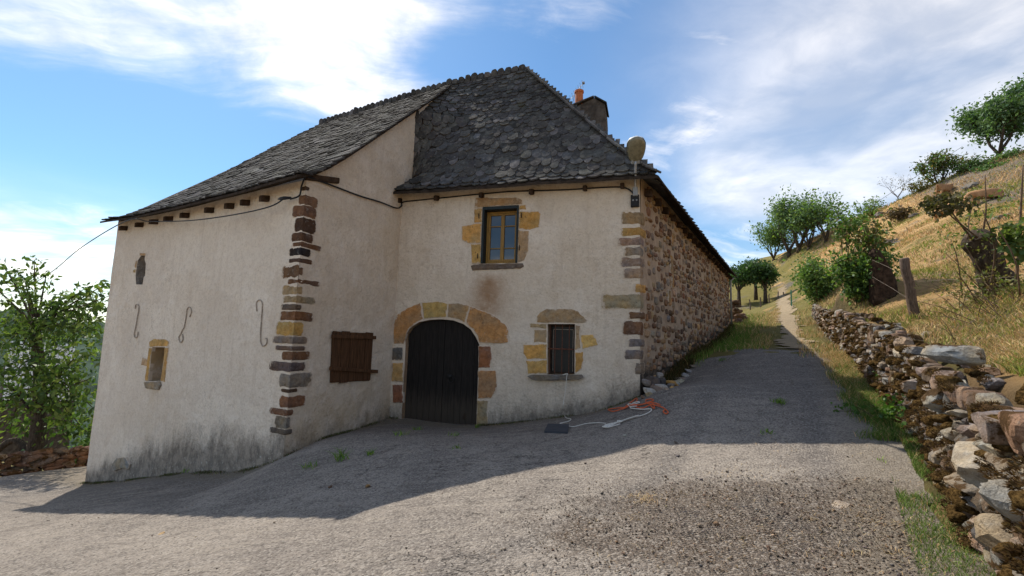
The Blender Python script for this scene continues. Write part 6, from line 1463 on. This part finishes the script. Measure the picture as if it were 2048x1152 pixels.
ends = [(8, 532, 15.5), (35, 545, 16), (68, 522, 15.2), (92, 550, 15.6), (50, 565, 15), (130, 590, 15.5), (168, 578, 15), (205, 572, 14.8), (218, 592, 14.6), (205, 612, 15), (60, 590, 15), (15, 600, 15.8), (-30, 560, 15.8), (30, 640, 16.5), (110, 610, 15.2), (150, 620, 15.2), (185, 640, 15.0), (120, 650, 15.6), (165, 668, 15.5), (200, 662, 15.6), (60, 650, 15), (-20, 650, 16.5), (10, 690, 16),
        (100, 700, 16.5), (150, 715, 15.4), (190, 705, 16), (60, 710, 17), (130, 745, 15.6), (178, 758, 15.4), (95, 765, 15), (30, 745, 15.6), (-15, 760, 16), (150, 800, 15.8), (185, 815, 16), (115, 815, 15.5), (60, 800, 17), (10, 810, 16), (160, 850, 15.8), (130, 880, 16), (185, 870, 16.3), (90, 850, 17.2), (20, 860, 17), (70, 680, 17), (175, 610, 15.6), (80, 730, 15.4), (45, 690, 15.5), (140, 690, 16.2)]
for px, py, Y_ in ends:
    e = at(px, py, Y_); st0 = c2 if py < 700 else lerp(tb, c2, r9.uniform(.35, .9)); m = lerp(st0, e, .5) + [0, 0, .25 if py > 600 else .1]; P = smooth_path([st0, m, e], 4); mb.add(*tube(P, np.linspace(.05, .010, len(P)), 5))
    top = py < 620
    for f in ((.55, .75, .9, 1.0) if not top else (.8, 1.0)): clus.append((P[int(f * (len(P) - 1))], top))
mb.build('trunk', 'bark', lt, True)
Cx = []; n_ = 0
for p, top in clus:
    k = 26 if top else 34; Cx.append(np.asarray(p)[None] + nr_.normal(0, 1, (k, 3)) * ([.16, .16, .11] if top else [.34, .34, .24]))
C = np.concatenate(Cx); V, F, C_ = leaf_mesh(C, .20, nr_, cols([(.085, .15, .03), (.12, .19, .04), (.065, .115, .026), (.17, .23, .06), (.05, .09, .024)], len(C), nr_, .28), .8, .48); part('crown', V, F, 'leaf', lt, C_)
for i, (px, py, Y_, W_, H_, lb) in enumerate([(185, 905, 17.5, 1.4, 1.5, 'green bush behind the garden wall by the house corner')]):
    bush('garden_bush', lb, px, py, Y_, W_, H_, LG + LD, 1900, .17, 150 + i, 'bushes beyond the garden wall')
# shed with a corrugated roof down in the valley
sb = at(75, 810, 27); shd = empty('shed', (sb[0], sb[1], sb[2] - 2.2), 'grey shed with corrugated metal roof behind the tree', 'shed'); V = []; F = []; nc = 70
e0, e1 = at(5, 800, 26), at(150, 800, 29); r0_, r1_ = at(15, 682, 29), at(150, 690, 32)
for k in range(nc + 1):
    u = k / nc; w_ = .05 * math.sin(k * pi * .5 + .4) * 1.4; V += [lerp(e0, e1, u) + [0, 0, w_], lerp(r0_, r1_, u) + [0, 0, w_]]
F = [(2 * k, 2 * k + 2, 2 * k + 3, 2 * k + 1) for k in range(nc)]; part('roof', V, F, 'corrugated', shd)
V = [e0 - [0, 0, .1], e1 - [0, 0, .1], e1 - [0, 0, 3.4], e0 - [0, 0, 3.4], r1_ - [0, 0, .1], r0_ - [0, 0, .1], r1_ - [0, 0, 5], r0_ - [0, 0, 5]]; part('wall', V, [(0, 3, 2, 1), (1, 2, 6, 4), (0, 5, 7, 3), (5, 4, 6, 7)], 'chimney_render', shd)
# far wooded hills
def far_hill(name, px0, px1, Y_, crest, seed, depth_, tree_h):
    V = []; nx, ny = 150, 16
    for i in range(nx + 1):
        px = px0 + (px1 - px0) * i / nx
        for j in range(ny + 1):
            v = j / ny; yc = np.interp(px, [c[0] for c in crest], [c[1] for c in crest]); p = at(px, yc, Y_)
            zz = p[2] * (1 - (1 - v) ** 2) + (-60) * (1 - v) ** 2; q = at(px, yc, Y_ - depth_ * (1 - v)); V.append((q[0], q[1], zz + tree_h * (.6 * nz(q[0] * .05, q[1] * .05, seed) + .5 * nz(q[0] * .13, q[1] * .13, seed))))
    F = [(i * (ny + 1) + j, (i + 1) * (ny + 1) + j, (i + 1) * (ny + 1) + j + 1, i * (ny + 1) + j + 1) for i in range(nx) for j in range(ny)]
    o = part(name, V, F, 'hill_wood', None, smooth=False); tag(o, kind='structure')
far_hill('hills', -900, 330, 900, [(-900, 610), (-100, 628), (0, 622), (30, 617), (90, 630), (140, 640), (200, 646), (330, 650)], 3, 400, 9)
far_hill('hills', -900, 330, 330, [(-900, 640), (-100, 650), (60, 645), (200, 665), (330, 670)], 7, 200, 7)

# weeds ------------------------------------------------------------------
def weed(px, py, R_, H_, n, label, pal=GRN, group='weeds on the asphalt', name='weed'):
    p = gp(px, py, .0); B = p[None] + nr_.normal(0, 1, (n, 3)) * [R_, R_, 0]; B[:, 2] = Z(B[:, 0], B[:, 1]) + .005
    V, F, C_ = blades(B, H_, .012, 1.3, cols(pal, n, nr_, .25) * [1.1, 1.25, .9], nr_); tag(part(name, V, F, 'blade', None, C_), label, 'weed', group)
for px, py, R_, H_, n, lb in ((682, 920, .06, .15, 42, 'bright green weed tuft in the shade before the left gable wall, tallest there'), (622, 935, .05, .08, 26, 'small weed tuft on the asphalt near the bottom of the left quoins'), (742, 909, .035, .07, 34, 'low weed right of the tallest tuft in the shade'), (800, 871, .07, .08, 30, 'weed tuft left of the black door in front of its jamb'), (834, 861, .06, .06, 24, 'low weed just before the left door leaf'), (906, 872, .05, .06, 22, 'low weed before the right door leaf'), (912, 898, .04, .05, 18, 'tiny weed lowest on the asphalt in front of the door'),
                              (954, 856, .03, .07, 26, 'weed tuft at the right foot of the black door'), (1000, 846, .04, .07, 20, 'weed against the wall right of the door jamb'), (376, 944, .06, .10, 34, 'green weed at the mouldy foot of the left wall'), (1560, 808, .045, .07, 60, 'green weed tuft in the shaded middle of the lane'), (1443, 722, .06, .07, 36, 'small weed where the asphalt meets the side wall rubble'), (1534, 868, .04, .05, 26, 'weed at the edge of the shade on the lane'), (1762, 924, .03, .03, 16, 'single flattened weed on the sunlit asphalt near the wall'), (575, 896, .06, .05, 20, 'low dusty weed at the foot of the left quoins')):
    weed(px, py, R_, H_, n, lb)
for i, (px, py, W_, H_, lb) in enumerate(((1772, 850, .34, .34, 'broad leaved green plant at the foot of the dry stone wall'), (1755, 790, .16, .45, 'slim green climbing plant on the dry stone wall'), (1968, 985, .12, .16, 'small yellow green plant between the near wall stones'), (1715, 825, .5, .10, 'low green creeping plant spreading from the wall over the asphalt'))):
    p = gp(px, py); c = p + T3 * .12; root = empty('wall_plant', p, lb, 'plant'); n = 330 if i < 2 else 120; C = c[None] + nr_.normal(0, 1, (n, 3)) * [W_ * .4, W_ * .4, H_ * .35] + [0, 0, H_ * .5]; C[:, 2] = np.maximum(C[:, 2], p[2] + .01)
    V, F, C_ = leaf_mesh(C, .06, nr_, cols([(.08, .16, .03), (.11, .20, .045), (.06, .12, .025)], n, nr_), .2, .75); part('leaves', V, F, 'leaf', root, C_); mb = MB()
    for k in range(6): mb.add(*tube([p, C[k]], [.006, .003], 4))
    mb.build('stems', 'twig', root)
